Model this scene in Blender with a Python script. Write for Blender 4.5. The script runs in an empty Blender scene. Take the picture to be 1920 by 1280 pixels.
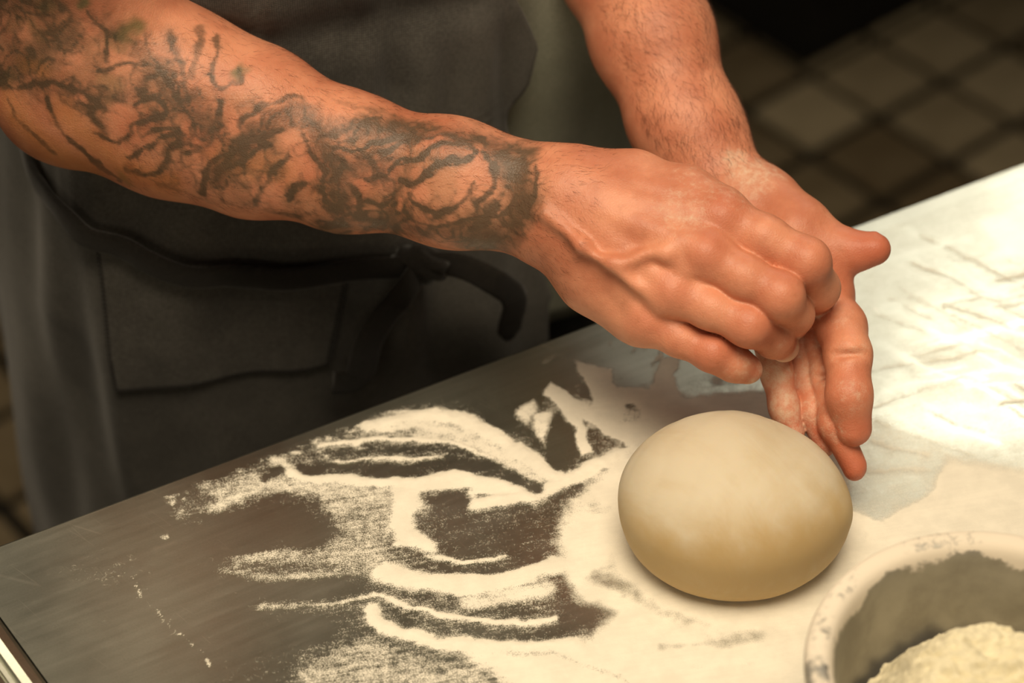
import bpy, bmesh, math, random
import numpy as np
from mathutils import Vector, Matrix

random.seed(7)
rng = np.random.default_rng(7)
scene = bpy.context.scene
COL = scene.collection

# ------------------------------------------------------------------ camera, world, lights, exposure
FPX, PITCH, ZT, D0 = 4533.0, math.radians(42), 0.90, 1.40       # focal length in pixels of a 1920 frame, table height
CAM = np.array([0.0, -D0 * math.cos(PITCH), ZT + D0 * math.sin(PITCH)])
CF = np.array([0, math.cos(PITCH), -math.sin(PITCH)])
CR = np.array([1.0, 0, 0])
CU = np.array([0, math.sin(PITCH), math.cos(PITCH)])

cam_data = bpy.data.cameras.new('camera')
cam = bpy.data.objects.new('camera', cam_data)
COL.objects.link(cam)
cam.location = CAM
cam.rotation_euler = (math.pi / 2 - PITCH, 0, 0)
cam_data.sensor_width = 36.0
cam_data.lens = FPX / 1920 * 36.0
cam_data.clip_start = 0.05
cam_data.dof.use_dof = True
cam_data.dof.focus_distance = 1.265
cam_data.dof.aperture_fstop = 4.5
scene.camera = cam

world = bpy.data.worlds.new('kitchen_ambient')
scene.world = world
world.use_nodes = True
world.node_tree.nodes['Background'].inputs[0].default_value = (1.0, 0.86, 0.66, 1)
world.node_tree.nodes['Background'].inputs[1].default_value = 0.058


def area_light(name, loc, target, size, power, color, spread=180):
    ld = bpy.data.lights.new(name, 'AREA')
    ld.shape = 'RECTANGLE'
    ld.size, ld.size_y = size
    ld.energy = power
    ld.color = color
    ld.spread = math.radians(spread)
    o = bpy.data.objects.new(name, ld)
    COL.objects.link(o)
    o.location = loc
    d = Vector(target) - Vector(loc)
    o.rotation_euler = d.to_track_quat('-Z', 'Y').to_euler()
    return o


WARM = (1.0, 0.83, 0.60)
area_light('ceiling_lamp_over_table', (0.00, -0.46, 2.45), (0.06, -0.14, 0.9), (1.0, 0.8), 5.3, WARM, 66)
area_light('ceiling_lamp_behind_table', (0.80, 1.60, 2.35), (0.30, -0.02, 0.9), (0.42, 0.36), 0.66, (1.0, 0.92, 0.78), 60)
area_light('ceiling_lamp_at_side', (-1.45, 0.85, 2.25), (-0.25, -0.15, 0.9), (0.7, 0.7), 1.4, WARM, 60)
area_light('added_front_fill', (-0.5, -2.5, 2.05), (-0.1, 0.0, 1.0), (1.0, 0.7), 1.0, WARM, 60)  # unseen fill light, added to brighten the apron and other upright fronts
scene.view_settings.view_transform = 'Standard'
scene.view_settings.look = 'None'
scene.view_settings.exposure = 0.0
scene.view_settings.gamma = 1.0
scene.view_settings.use_curve_mapping = False
scene.cycles.use_denoising = True
scene.cycles.max_bounces = 8


# ------------------------------------------------------------------ helpers
def ray(u, v):
    return CF + ((u - 960) / FPX) * CR - ((v - 640) / FPX) * CU


def J(u, v, d):                       # a point measured in the photograph, with its own distance d from the camera
    return CAM + ray(u, v) * d


def on_z(u, v, z=ZT):                 # where a measured line of sight meets a horizontal plane
    d = ray(u, v)
    return CAM + d * ((z - CAM[2]) / d[2])


def proj(P):
    q = np.asarray(P, dtype=np.float64) - CAM
    d = q @ CF
    return 960 + FPX * (q @ CR) / d, 640 - FPX * (q @ CU) / d


def _hash(i, j, k, seed):
    h = (i.astype(np.int64) * 374761393 + j.astype(np.int64) * 668265263 + k.astype(np.int64) * 2147483647 + seed * 1274126177) & 0xFFFFFFFF
    h = ((h ^ (h >> 13)) * 1274126177) & 0xFFFFFFFF
    return ((h ^ (h >> 16)) & 0xFFFF).astype(np.float32) / 65535.0


def vnoise(P, scale, seed=0):
    P = np.asarray(P, dtype=np.float32) * scale
    i = np.floor(P).astype(np.int64)
    f = P - i
    f = f * f * (3 - 2 * f)
    out = 0
    for dx in (0, 1):
        wx = f[:, 0] if dx else 1 - f[:, 0]
        for dy in (0, 1):
            wy = f[:, 1] if dy else 1 - f[:, 1]
            for dz in (0, 1):
                wz = f[:, 2] if dz else 1 - f[:, 2]
                out = out + wx * wy * wz * _hash(i[:, 0] + dx, i[:, 1] + dy, i[:, 2] + dz, seed)
    return out


def fbm(P, scale, octaves=4, seed=0):
    t, a, s = 0, 0.5, 0
    for o in range(octaves):
        t = t + a * vnoise(P, scale * 2 ** o, seed + o * 17)
        s += a
        a *= 0.5
    return t / s


def sstep(a, b, x):
    t = np.clip((x - a) / (b - a), 0, 1)
    return t * t * (3 - 2 * t)


def seg_dist(P, A, B):
    """distance and parameter from points P (N,k) to segment AB"""
    ab = B - A
    t = np.clip(((P - A) @ ab) / max(float(ab @ ab), 1e-12), 0, 1)
    return np.sqrt((((P - A) - t[:, None] * ab) ** 2).sum(1)), t


def poly_dist(P, pts):
    d = None
    for a, b in zip(pts[:-1], pts[1:]):
        e, _ = seg_dist(P, np.asarray(a, float), np.asarray(b, float))
        d = e if d is None else np.minimum(d, e)
    return d


def spline(pts, n=8):
    """Catmull-Rom through points"""
    p = [np.asarray(q, float) for q in pts]
    if len(p) < 3:
        return p
    p = [2 * p[0] - p[1]] + p + [2 * p[-1] - p[-2]]
    out = []
    for i in range(1, len(p) - 2):
        for k in range(n):
            t = k / n
            a, b, c, d = p[i - 1], p[i], p[i + 1], p[i + 2]
            out.append(0.5 * (2 * b + (c - a) * t + (2 * a - 5 * b + 4 * c - d) * t * t + (3 * b - a - 3 * c + d) * t ** 3))
    out.append(p[-2])
    return out


def empty(name, loc=(0, 0, 0)):
    o = bpy.data.objects.new(name, None)
    COL.objects.link(o)
    o.location = loc
    o.empty_display_size = 0.1
    return o


def tag(o, label=None, cat=None, group=None, kind=None):
    for k, v in (('label', label), ('category', cat), ('group', group), ('kind', kind)):
        if v:
            o[k] = v
    return o


def mesh_obj(name, verts, faces, mat=None, parent=None, smooth=True):
    me = bpy.data.meshes.new(name)
    me.from_pydata([tuple(map(float, v)) for v in verts], [], faces)
    return finish(name, me, mat, parent, smooth)


def finish(name, me, mat, parent, smooth=True):
    if smooth and len(me.polygons):
        me.polygons.foreach_set('use_smooth', np.ones(len(me.polygons), dtype=bool))
    me.update()
    o = bpy.data.objects.new(name, me)
    COL.objects.link(o)
    if mat:
        me.materials.append(mat)
    if parent:
        o.parent = parent
        bpy.context.view_layer.update()
        o.matrix_parent_inverse = parent.matrix_world.inverted()
    return o


def fast_mesh(name, V, Q, mat=None, parent=None, smooth=True):
    """mesh from numpy vertices and quads"""
    me = bpy.data.meshes.new(name)
    me.vertices.add(len(V))
    me.vertices.foreach_set('co', np.asarray(V, dtype=np.float32).ravel())
    n = len(Q)
    me.loops.add(n * 4)
    me.loops.foreach_set('vertex_index', np.asarray(Q, dtype=np.int32).ravel())
    me.polygons.add(n)
    me.polygons.foreach_set('loop_start', np.arange(0, n * 4, 4, dtype=np.int32))
    me.polygons.foreach_set('loop_total', np.full(n, 4, dtype=np.int32))
    me.update(calc_edges=True)
    return finish(name, me, mat, parent, smooth)


def bm_obj(name, bm, mat=None, parent=None, smooth=False):
    me = bpy.data.meshes.new(name)
    bmesh.ops.recalc_face_normals(bm, faces=bm.faces)
    bm.to_mesh(me)
    bm.free()
    return finish(name, me, mat, parent, smooth)


def set_attr(o, name, values):
    a = o.data.attributes.new(name, 'FLOAT', 'POINT')
    a.data.foreach_set('value', np.asarray(values, dtype=np.float32))


def grid_quads(nu, nv, wrap_u=False):
    q = []
    for i in range(nu if wrap_u else nu - 1):
        i2 = (i + 1) % nu
        for j in range(nv - 1):
            q.append((i * nv + j, i2 * nv + j, i2 * nv + j + 1, i * nv + j + 1))
    return q


def box_bm(bm, c, half, rot=0.0, bevel=0.0):
    m = Matrix.Translation(c) @ Matrix.Rotation(rot, 4, 'Z') @ Matrix.Diagonal((half[0] * 2, half[1] * 2, half[2] * 2, 1))
    r = bmesh.ops.create_cube(bm, size=1.0, matrix=m)
    if bevel:
        es = {e for v in r['verts'] for e in v.link_edges}
        bmesh.ops.bevel(bm, geom=list(es), offset=bevel, segments=2, affect='EDGES', profile=0.5)


def tube(path, radii, n=10, flat=None, normals=None):
    """verts and faces of a closed tube along path; flat = (width, thickness) makes a ribbon lying on normals"""
    P = [np.asarray(p, float) for p in path]
    V, Q = [], []
    for i, p in enumerate(P):
        t = P[min(i + 1, len(P) - 1)] - P[max(i - 1, 0)]
        t /= np.linalg.norm(t) + 1e-12
        nn = np.asarray(normals[i], float) if normals is not None else np.array([0, 0, 1.0])
        nn = nn - t * (nn @ t)
        if np.linalg.norm(nn) < 1e-4:
            nn = np.array([1.0, 0, 0]) - t * t[0]
        nn /= np.linalg.norm(nn)
        b = np.cross(t, nn)
        for k in range(n):
            a = 2 * math.pi * k / n
            if flat is not None:
                w, h = flat[i] if isinstance(flat, list) else flat
                ca, sa = math.cos(a), math.sin(a)
                V.append(p + b * w * (abs(ca) ** 0.6) * np.sign(ca) + nn * h * (abs(sa) ** 0.8) * np.sign(sa))
            else:
                r = radii[i] if hasattr(radii, '__len__') else radii
                V.append(p + r * (math.cos(a) * b + math.sin(a) * nn))
    m = len(P)
    F = []
    for i in range(m - 1):
        for k in range(n):
            k2 = (k + 1) % n
            F.append((i * n + k, i * n + k2, (i + 1) * n + k2, (i + 1) * n + k))
    F.append(tuple(range(n))[::-1])
    F.append(tuple((m - 1) * n + k for k in range(n)))
    return V, F


# ------------------------------------------------------------------ materials
class NT:
    """small node helper"""
    def __init__(self, name):
        self.m = bpy.data.materials.new(name)
        self.m.use_nodes = True
        self.t = self.m.node_tree
        self.b = self.t.nodes['Principled BSDF']
        self.out = self.t.nodes['Material Output']

    def n(self, typ, **kw):
        nd = self.t.nodes.new(typ)
        for k, v in kw.items():
            if k.startswith('i_'):
                key = k[2:]
                nd.inputs[int(key) if key.isdigit() else key.replace('_', ' ')].default_value = v
            else:
                setattr(nd, k, v)
        return nd

    def l(self, a, b):
        self.t.links.new(a, b)

    def noise(self, scale, detail=4, rough=0.55, vec=None, dist=0.0):
        nd = self.n('ShaderNodeTexNoise')
        nd.inputs['Scale'].default_value = scale
        nd.inputs['Detail'].default_value = detail
        nd.inputs['Roughness'].default_value = rough
        nd.inputs['Distortion'].default_value = dist
        self.l(vec if vec is not None else self.obj(), nd.inputs['Vector'])
        return nd.outputs['Fac']

    def obj(self):
        if not hasattr(self, '_tc'):
            self._tc = self.n('ShaderNodeTexCoord')
        return self._tc.outputs['Object']

    def mapping(self, scale=(1, 1, 1), rot=(0, 0, 0)):
        a = self.n('ShaderNodeMapping')
        a.inputs['Rotation'].default_value = rot
        b = self.n('ShaderNodeMapping')
        b.inputs['Scale'].default_value = scale
        self.l(self.obj(), a.inputs['Vector'])
        self.l(a.outputs[0], b.inputs['Vector'])
        return b.outputs[0]

    def attr(self, name):
        return self.n('ShaderNodeAttribute', attribute_name=name).outputs['Fac']

    def math(self, op, a, b=None, clamp=False):
        nd = self.n('ShaderNodeMath', operation=op, use_clamp=clamp)
        for i, x in enumerate((a, b)):
            if x is None:
                continue
            if isinstance(x, (int, float)):
                nd.inputs[i].default_value = x
            else:
                self.l(x, nd.inputs[i])
        return nd.outputs[0]

    def ramp(self, x, stops):
        nd = self.n('ShaderNodeValToRGB')
        els = nd.color_ramp.elements
        while len(els) < len(stops):
            els.new(0.5)
        for e, (p, c) in zip(els, stops):
            e.position = p
            e.color = (*c, 1) if len(c) == 3 else c
        self.l(x, nd.inputs[0])
        return nd.outputs[0]

    def maprange(self, x, a, b, c=0.0, d=1.0, smooth=True):
        nd = self.n('ShaderNodeMapRange', interpolation_type='SMOOTHSTEP' if smooth else 'LINEAR')
        for i, v in enumerate((a, b, c, d)):
            if isinstance(v, (int, float)):
                nd.inputs[i + 1].default_value = v
            else:
                self.l(v, nd.inputs[i + 1])
        self.l(x, nd.inputs[0])
        return nd.outputs[0]

    def mix(self, fac, a, b, mode='MIX'):
        nd = self.n('ShaderNodeMix', data_type='RGBA', blend_type=mode)
        for x, s in ((fac, nd.inputs[0]), (a, nd.inputs[6]), (b, nd.inputs[7])):
            if isinstance(x, (int, float)):
                s.default_value = x
            elif isinstance(x, tuple):
                s.default_value = (*x, 1) if len(x) == 3 else x
            else:
                self.l(x, s)
        return nd.outputs[2]

    def bump(self, h, strength=0.3, dist=0.001, prev=None):
        nd = self.n('ShaderNodeBump')
        nd.inputs['Strength'].default_value = strength
        nd.inputs['Distance'].default_value = dist
        self.l(h, nd.inputs['Height'])
        if prev is not None:
            self.l(prev, nd.inputs['Normal'])
        return nd.outputs[0]

    def set(self, **kw):
        for k, v in kw.items():
            key = k.replace('_', ' ')
            s = self.b.inputs[key]
            if isinstance(v, (int, float)):
                s.default_value = v
            elif isinstance(v, tuple):
                s.default_value = (*v, 1) if len(v) == 3 and s.type == 'RGBA' else v
            else:
                self.l(v, s)
        return self


def srgb(r, g, b):
    f = lambda c: ((c / 255 + 0.055) / 1.055) ** 2.4 if c > 10 else c / 255 / 12.92
    return (f(r), f(g), f(b))


TABLE_ANG = math.radians(29.0)


def mat_steel():
    t = NT('brushed_steel')
    v = t.mapping((14, 260, 60), (0, 0, -TABLE_ANG))
    streak = t.noise(1.0, 3, 0.6, v)
    cloud = t.noise(9, 4, 0.6)
    fine = t.noise(900, 2, 0.6)
    rough = t.math('ADD', t.maprange(cloud, 0.3, 0.7, 0.25, 0.33), t.math('MULTIPLY', streak, 0.05))
    col = t.mix(t.maprange(t.math('ADD', t.math('MULTIPLY', streak, 0.6), t.math('MULTIPLY', fine, 0.4)), 0.3, 0.7), (0.455, 0.465, 0.395), (0.53, 0.535, 0.465))
    b1 = t.bump(streak, 0.05, 0.0005)
    # fine scratches
    vo = t.n('ShaderNodeTexVoronoi', feature='DISTANCE_TO_EDGE')
    vo.inputs['Scale'].default_value = 1.0
    t.l(t.mapping((5, 60, 5), (0, 0, 0.7)), vo.inputs['Vector'])
    scr = t.maprange(vo.outputs['Distance'], 0.0, 0.012, 1.0, 0.0)
    scr = t.math('MULTIPLY', scr, t.maprange(t.noise(30, 2), 0.55, 0.65))
    col = t.mix(t.math('MULTIPLY', scr, 0.35), col, (0.8, 0.77, 0.68))
    t.set(Base_Color=col, Metallic=1.0, Roughness=rough, Normal=b1)
    return t.m


def mat_flour(name='flour', tint=(0.86, 0.81, 0.69)):
    t = NT(name)
    d = t.attr('dusting')
    n1 = t.noise(1500, 2, 0.5)
    n2 = t.noise(260, 3, 0.6)
    v = t.mapping((30, 420, 60), (0, 0, -math.radians(12)))
    st = t.noise(1.0, 3, 0.6, v)
    n1 = t.maprange(n1, 0.28, 0.72, 0, 1, False)
    n2 = t.maprange(n2, 0.28, 0.72, 0, 1, False)
    st = t.maprange(st, 0.3, 0.7, 0, 1, False)
    thr = t.math('ADD', t.math('ADD', t.math('MULTIPLY', n1, 0.50), t.math('MULTIPLY', n2, 0.26)), t.math('MULTIPLY', st, 0.24))
    thr = t.mix(t.math('MULTIPLY', t.attr('haze'), 0.8), thr, (0.5, 0.5, 0.5))
    x = t.math('SUBTRACT', t.math('MULTIPLY', d, 1.25), t.math('ADD', t.math('MULTIPLY', thr, 0.75), 0.17))
    cov = t.maprange(x, -0.26, 0.22)
    cov = t.math('MULTIPLY', cov, t.maprange(st, 0, 1, 0.97, 1.0))
    grain = t.noise(1600, 2, 0.6)
    col = t.mix(t.maprange(t.noise(60, 4, 0.6), 0.3, 0.7), tuple(c * 0.90 for c in tint), tint)
    t.set(Base_Color=col, Roughness=0.95, Alpha=cov, Normal=t.bump(grain, 0.35, 0.0008))
    t.b.inputs['Specular IOR Level'].default_value = 0.1
    return t.m


def mat_dough():
    t = NT('dough')
    a = t.noise(16, 5, 0.6, dist=0.6)
    v = t.mapping((20, 60, 30), (0.3, 0.2, 0.9))
    b = t.noise(1.0, 4, 0.6, v, 0.4)
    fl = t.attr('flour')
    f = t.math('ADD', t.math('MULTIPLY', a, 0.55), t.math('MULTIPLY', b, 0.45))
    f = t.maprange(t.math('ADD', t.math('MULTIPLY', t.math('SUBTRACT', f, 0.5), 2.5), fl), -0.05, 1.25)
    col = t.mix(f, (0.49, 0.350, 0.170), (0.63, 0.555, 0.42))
    dots = t.n('ShaderNodeTexVoronoi')
    dots.inputs['Scale'].default_value = 95
    t.l(t.obj(), dots.inputs['Vector'])
    sp = t.math('MULTIPLY', t.maprange(dots.outputs['Distance'], 0.10, 0.04, 0, 1), t.maprange(t.noise(40, 1), 0.62, 0.66))
    col = t.mix(sp, col, (0.85, 0.78, 0.62))
    bump = t.bump(t.noise(420, 3, 0.6), 0.12, 0.0006, t.bump(b, 0.12, 0.003))
    t.set(Base_Color=col, Roughness=0.62, Normal=bump, Subsurface_Weight=0.25, Subsurface_Radius=(0.012, 0.007, 0.003), Subsurface_Scale=0.6)
    t.b.inputs['Specular IOR Level'].default_value = 0.3
    return t.m


def mat_skin():
    t = NT('skin')
    big = t.noise(26, 4, 0.6)
    mid = t.noise(150, 3, 0.6)
    red = t.attr('redness')
    base = t.mix(t.maprange(big, 0.3, 0.7), (0.50, 0.172, 0.094), (0.70, 0.298, 0.175))
    base = t.mix(t.math('MULTIPLY', red, 0.75), base, (0.50, 0.130, 0.070))
    base = t.mix(t.math('MULTIPLY', t.maprange(mid, 0.55, 0.75), 0.25), base, (0.38, 0.13, 0.06))
    ink = t.attr('ink')
    wob = t.math('ADD', t.math('MULTIPLY', t.math('SUBTRACT', t.noise(300, 3, 0.6), 0.5), 0.35), ink)
    inkm = t.maprange(wob, 0.05, 0.90, 0, 0.86)
    gr = t.attr('ink_green')
    base = t.mix(t.math('MULTIPLY', gr, 0.8), base, (0.090, 0.115, 0.042))
    rd = t.attr('ink_ochre')
    base = t.mix(t.math('MULTIPLY', rd, 0.6), base, (0.50, 0.20, 0.035))
    base = t.mix(inkm, base, (0.050, 0.045, 0.028))
    fl = t.attr('flour')
    fn = t.math('ADD', t.noise(230, 4, 0.7), t.math('MULTIPLY', t.noise(1200, 2), 0.3))
    flm = t.maprange(t.math('SUBTRACT', t.math('MULTIPLY', fl, 1.35), fn), -0.35, 0.45, 0, 0.85)
    base = t.mix(flm, base, (0.74, 0.62, 0.47))
    cells = t.n('ShaderNodeTexVoronoi', feature='DISTANCE_TO_EDGE')
    cells.inputs['Scale'].default_value = 620
    t.l(t.obj(), cells.inputs['Vector'])
    pores = t.maprange(cells.outputs['Distance'], 0.0, 0.25)
    b1 = t.bump(pores, 0.16, 0.0005)
    b2 = t.bump(t.noise(120, 4, 0.65), 0.22, 0.0016, b1)
    rough = t.mix(flm, (0.46,) * 3, (0.9,) * 3)
    t.set(Base_Color=base, Roughness=rough, Normal=b2, Subsurface_Weight=0.18, Subsurface_Radius=(0.010, 0.0035, 0.0018), Subsurface_Scale=0.5)
    t.b.inputs['Specular IOR Level'].default_value = 0.38
    return t.m


def mat_cloth(name, dark, light, scale=1.0, rough=0.95):
    t = NT(name)
    w1 = t.n('ShaderNodeTexWave', bands_direction='Z')
    w1.inputs['Scale'].default_value = 260 * scale
    w1.inputs['Distortion'].default_value = 1.5
    t.l(t.obj(), w1.inputs['Vector'])
    w2 = t.n('ShaderNodeTexWave', bands_direction='X')
    w2.inputs['Scale'].default_value = 260 * scale
    w2.inputs['Distortion'].default_value = 1.5
    t.l(t.obj(), w2.inputs['Vector'])
    weave = t.math('MULTIPLY', w1.outputs['Fac'], w2.outputs['Fac'])
    big = t.noise(9, 5, 0.65)
    fine = t.noise(500, 3, 0.7)
    f = t.math('ADD', t.math('MULTIPLY', big, 0.6), t.math('ADD', t.math('MULTIPLY', weave, 0.18), t.math('MULTIPLY', fine, 0.32)))
    col = t.mix(t.maprange(f, 0.34, 0.74), dark, light)
    t.set(Base_Color=col, Roughness=rough, Normal=t.bump(t.math('ADD', weave, fine), 0.25, 0.0005), Sheen_Weight=0.15)
    t.b.inputs['Specular IOR Level'].default_value = 0.12
    return t.m


def mat_simple(name, col, rough=0.6, metal=0.0, nscale=40, var=0.15, bump=0.1):
    t = NT(name)
    n = t.noise(nscale, 4, 0.6)
    c2 = tuple(c * (1 - var) for c in col)
    t.set(Base_Color=t.mix(t.maprange(n, 0.3, 0.7), c2, col), Roughness=rough, Metallic=metal, Normal=t.bump(n, bump, 0.002))
    return t.m


def mat_bowl():
    t = NT('floured_steel_bowl')
    fl = t.attr('dusting')
    n = t.math('ADD', t.math('MULTIPLY', t.noise(220, 4, 0.65), 0.75), t.math('MULTIPLY', t.noise(1400, 2), 0.25))
    m = t.maprange(t.math('SUBTRACT', fl, n), -0.10, 0.14)
    steel = t.mix(t.maprange(t.noise(30, 4, 0.6), 0.3, 0.7), (0.32, 0.30, 0.26), (0.46, 0.44, 0.39))
    col = t.mix(m, steel, (0.76, 0.68, 0.56))
    met = t.maprange(m, 0, 1, 0.75, 0)
    t.set(Base_Color=col, Metallic=met, Roughness=t.maprange(m, 0, 1, 0.48, 0.95), Normal=t.bump(n, 0.2, 0.001))
    return t.m


def mat_tile():
    t = NT('quarry_tile')
    n = t.noise(14, 4, 0.6)
    r = t.n('ShaderNodeObjectInfo').outputs['Random']
    f = t.math('ADD', t.math('MULTIPLY', n, 0.5), t.math('MULTIPLY', r, 0.6))
    t.set(Base_Color=t.mix(t.maprange(f, 0.2, 0.9), (0.22, 0.16, 0.085), (0.68, 0.56, 0.36)), Roughness=0.6, Normal=t.bump(n, 0.15, 0.002))
    return t.m


M = dict(
    steel=mat_steel(), flour=mat_flour(), dough=mat_dough(), skin=mat_skin(), bowl=mat_bowl(),
    apron=mat_cloth('charcoal_apron_cloth', (0.036, 0.034, 0.030), (0.110, 0.104, 0.092)),
    tie=mat_cloth('black_apron_tie', (0.008, 0.007, 0.006), (0.026, 0.023, 0.019)),
    shirt=mat_cloth('olive_grey_shirt', (0.17, 0.175, 0.13), (0.31, 0.315, 0.25)),
    trousers=mat_cloth('dark_trousers', (0.012, 0.012, 0.010), (0.030, 0.029, 0.026)),
    shoe=mat_simple('black_leather', (0.015, 0.014, 0.013), 0.5),
    hair=mat_simple('dark_body_hair', (0.075, 0.030, 0.014), 0.6),
    thread=mat_simple('dark_thread', (0.012, 0.010, 0.009), 0.9),
    tile=mat_tile(),
    grout=mat_simple('dark_grout', (0.020, 0.017, 0.012), 0.95, 0, 60, 0.4, 0.2),
    black=mat_simple('black_enamel', (0.010, 0.009, 0.008), 0.7),
    heap=mat_simple('coarse_flour', (0.80, 0.73, 0.52), 0.95, 0, 210, 0.16, 0.7),
)

# ------------------------------------------------------------------ floor: slab with quarry tiles laid one by one
fl = mesh_obj('floor', [(-4, -3, -0.012), (4, -3, -0.012), (4, 6, -0.012), (-4, 6, -0.012)], [(0, 1, 2, 3)], M['grout'], smooth=False)
tag(fl, kind='structure')
TP, TA = 0.121, math.radians(40.0)
ta, tb = np.array([math.cos(TA), math.sin(TA)]), np.array([-math.sin(TA), math.cos(TA)])
t0 = np.array([0.372, 1.349])
bm = bmesh.new()
box_bm(bm, (0, 0, -0.006), (TP / 2 - 0.0085, TP / 2 - 0.0085, 0.006), 0, 0.002)
tile_me = bpy.data.meshes.new('tile')
bm.to_mesh(tile_me)
bm.free()
tile_me.materials.append(M['tile'])
cells = []
for i in range(-14, 15):
    for j in range(-14, 15):
        c = t0 + ta * (i + 0.5) * TP + tb * (j + 0.5) * TP
        u, v = proj([c[0], c[1], 0])
        if 900 < u < 2100 and -260 < v < 640:
            cells.append((abs(u - 1600) + abs(v - 150), c))
cells.sort(key=lambda q: q[0])
for k, (_, c) in enumerate(cells[:280]):
    o = bpy.data.objects.new('tile', tile_me)
    COL.objects.link(o)
    o.parent = fl
    o.location = (c[0], c[1], random.uniform(-0.0012, 0.0))
    o.rotation_euler = (random.uniform(-0.004, 0.004), random.uniform(-0.004, 0.004), TA + random.uniform(-0.006, 0.006))

# the rest of the floor, past the tiles seen here: the same tiles joined into one part
laid = {(round(c[0], 3), round(c[1], 3)) for _, c in cells[:280]}
V, F = [], []
hw = TP / 2 - 0.0085
for i in range(-34, 24):
    for j in range(-24, 34):
        c = t0 + ta * (i + 0.5) * TP + tb * (j + 0.5) * TP
        if (round(c[0], 3), round(c[1], 3)) in laid or not (-2.2 < c[0] < 2.4 and -1.6 < c[1] < 3.2):
            continue
        b_ = len(V)
        for z_, g_ in ((-0.010, 0.0), (-0.002, 0.0), (0.0, 0.002)):
            for sx, sy in ((-1, -1), (1, -1), (1, 1), (-1, 1)):
                p = c + ta * sx * (hw - g_) + tb * sy * (hw - g_)
                V.append((p[0], p[1], z_ - 0.0006))
        for k in (0, 4):
            for m_ in range(4):
                F.append((b_ + k + m_, b_ + k + (m_ + 1) % 4, b_ + k + 4 + (m_ + 1) % 4, b_ + k + 4 + m_))
        F.append((b_ + 8, b_ + 9, b_ + 10, b_ + 11))
o = mesh_obj('tiles', V, F, M['tile'], fl, smooth=False)
o['kind'] = 'stuff'

# ------------------------------------------------------------------ steel table
EB = on_z(0, 1025)[:2]
et = np.array([math.cos(TABLE_ANG), math.sin(TABLE_ANG)])          # along the far edge
el = on_z(98, 1290)[:2] - on_z(2, 1158)[:2]
el /= np.linalg.norm(el)                                            # along the short edge, towards the camera
pl = on_z(2, 1158)[:2]
A = np.array([et, -el]).T
k = np.linalg.solve(A, pl - EB)
corner = EB + et * k[0]                                             # far left corner
TL, TW = 1.55, 0.62


def tb_pt(a, b, z):
    p = corner + et * a + el * b
    return (p[0], p[1], z)


table = empty('steel_table', (*(corner + et * 0.7 + el * 0.3), 0))
tag(table, 'brushed stainless steel worktable dusted with flour under the dough', 'table')
bm = bmesh.new()
prof = [(-0.004, -0.045), (-0.004, -0.006), (-0.0025, -0.002), (0.0, 0.0)]
loops = []
for off, dz in prof:
    o_ = -off
    loops.append([bm.verts.new(tb_pt(a, b, ZT + dz)) for a, b in
                  ((-o_ * 0, -o_), (TL + o_, -o_), (TL + o_, TW + o_), (-o_ * 0, TW + o_))])
for l1, l2 in zip(loops[:-1], loops[1:]):
    for i in range(4):
        bm.faces.new((l1[i], l1[(i + 1) % 4], l2[(i + 1) % 4], l2[i]))
bm.faces.new(loops[-1])
bm.faces.new(loops[0][::-1])
bm_obj('table_top', bm, M['steel'], table)
# raised rolled rim on the short side
bead = [(-0.001, -0.004), (-0.0015, 0.002), (-0.004, 0.0055), (-0.0085, 0.0068), (-0.0125, 0.0055), (-0.0145, 0.0028),
        (-0.0165, 0.0020), (-0.0185, 0.0035), (-0.022, 0.0048), (-0.032, 0.0022), (-0.042, -0.0018), (-0.046, -0.005), (-0.046, -0.045), (-0.001, -0.045)]
V, F = [], []
for b in (-0.004, TW + 0.004):
    for a, dz in bead:
        V.append(tb_pt(a, b, ZT + dz))
n = len(bead)
for i in range(n):
    F.append((i, (i + 1) % n, n + (i + 1) % n, n + i))
F += [tuple(range(n))[::-1], tuple(range(n, 2 * n))]
mesh_obj('rolled_rim', V, F, M['steel'], table, smooth=False)
bm = bmesh.new()
c1 = corner + et * TL / 2 + el * TW / 2
box_bm(bm, (c1[0], c1[1], 0.25), (TL / 2 - 0.08, TW / 2 - 0.08, 0.012), TABLE_ANG, 0.003)
bm_obj('under_shelf', bm, M['steel'], table)
for a, b in ((0.06, 0.06), (TL - 0.06, 0.06), (0.06, TW - 0.06), (TL - 0.06, TW - 0.06)):
    p = tb_pt(a, b, 0)
    V, F = tube([(p[0], p[1], 0.0), (p[0], p[1], 0.03), (p[0], p[1], 0.05), (p[0], p[1], ZT - 0.04)], [0.016, 0.016, 0.020, 0.020], 16)
    mesh_obj('leg', V, F, M['steel'], table)

# ------------------------------------------------------------------ flour on the table
h = 0.0011
xs = np.arange(-0.27, 0.60, h)
ys = np.arange(-0.46, 0.21, h)
X, Y = np.meshgrid(xs, ys, indexing='ij')
P2 = np.stack([X.ravel(), Y.ravel()], 1)
P3 = np.concatenate([P2, np.zeros((len(P2), 1))], 1)
# measure the pattern in the same plane, bent a little so that no edge is a clean curve
wx = fbm(P3, 55, 4, 3) - 0.5
wy = fbm(P3, 55, 4, 9) - 0.5
PW = P2 + np.stack([wx, wy], 1) * 0.0075
fx = fbm(P3, 420, 2, 23) - 0.5
fy = fbm(P3, 420, 2, 29) - 0.5
PW = PW + np.stack([fx, fy], 1) * 0.0022
dens = np.zeros(len(P2))
height = np.zeros(len(P2))


def tp(pts):
    return [on_z(u, v)[:2] for u, v in pts]


PXM = 3400.0


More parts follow.
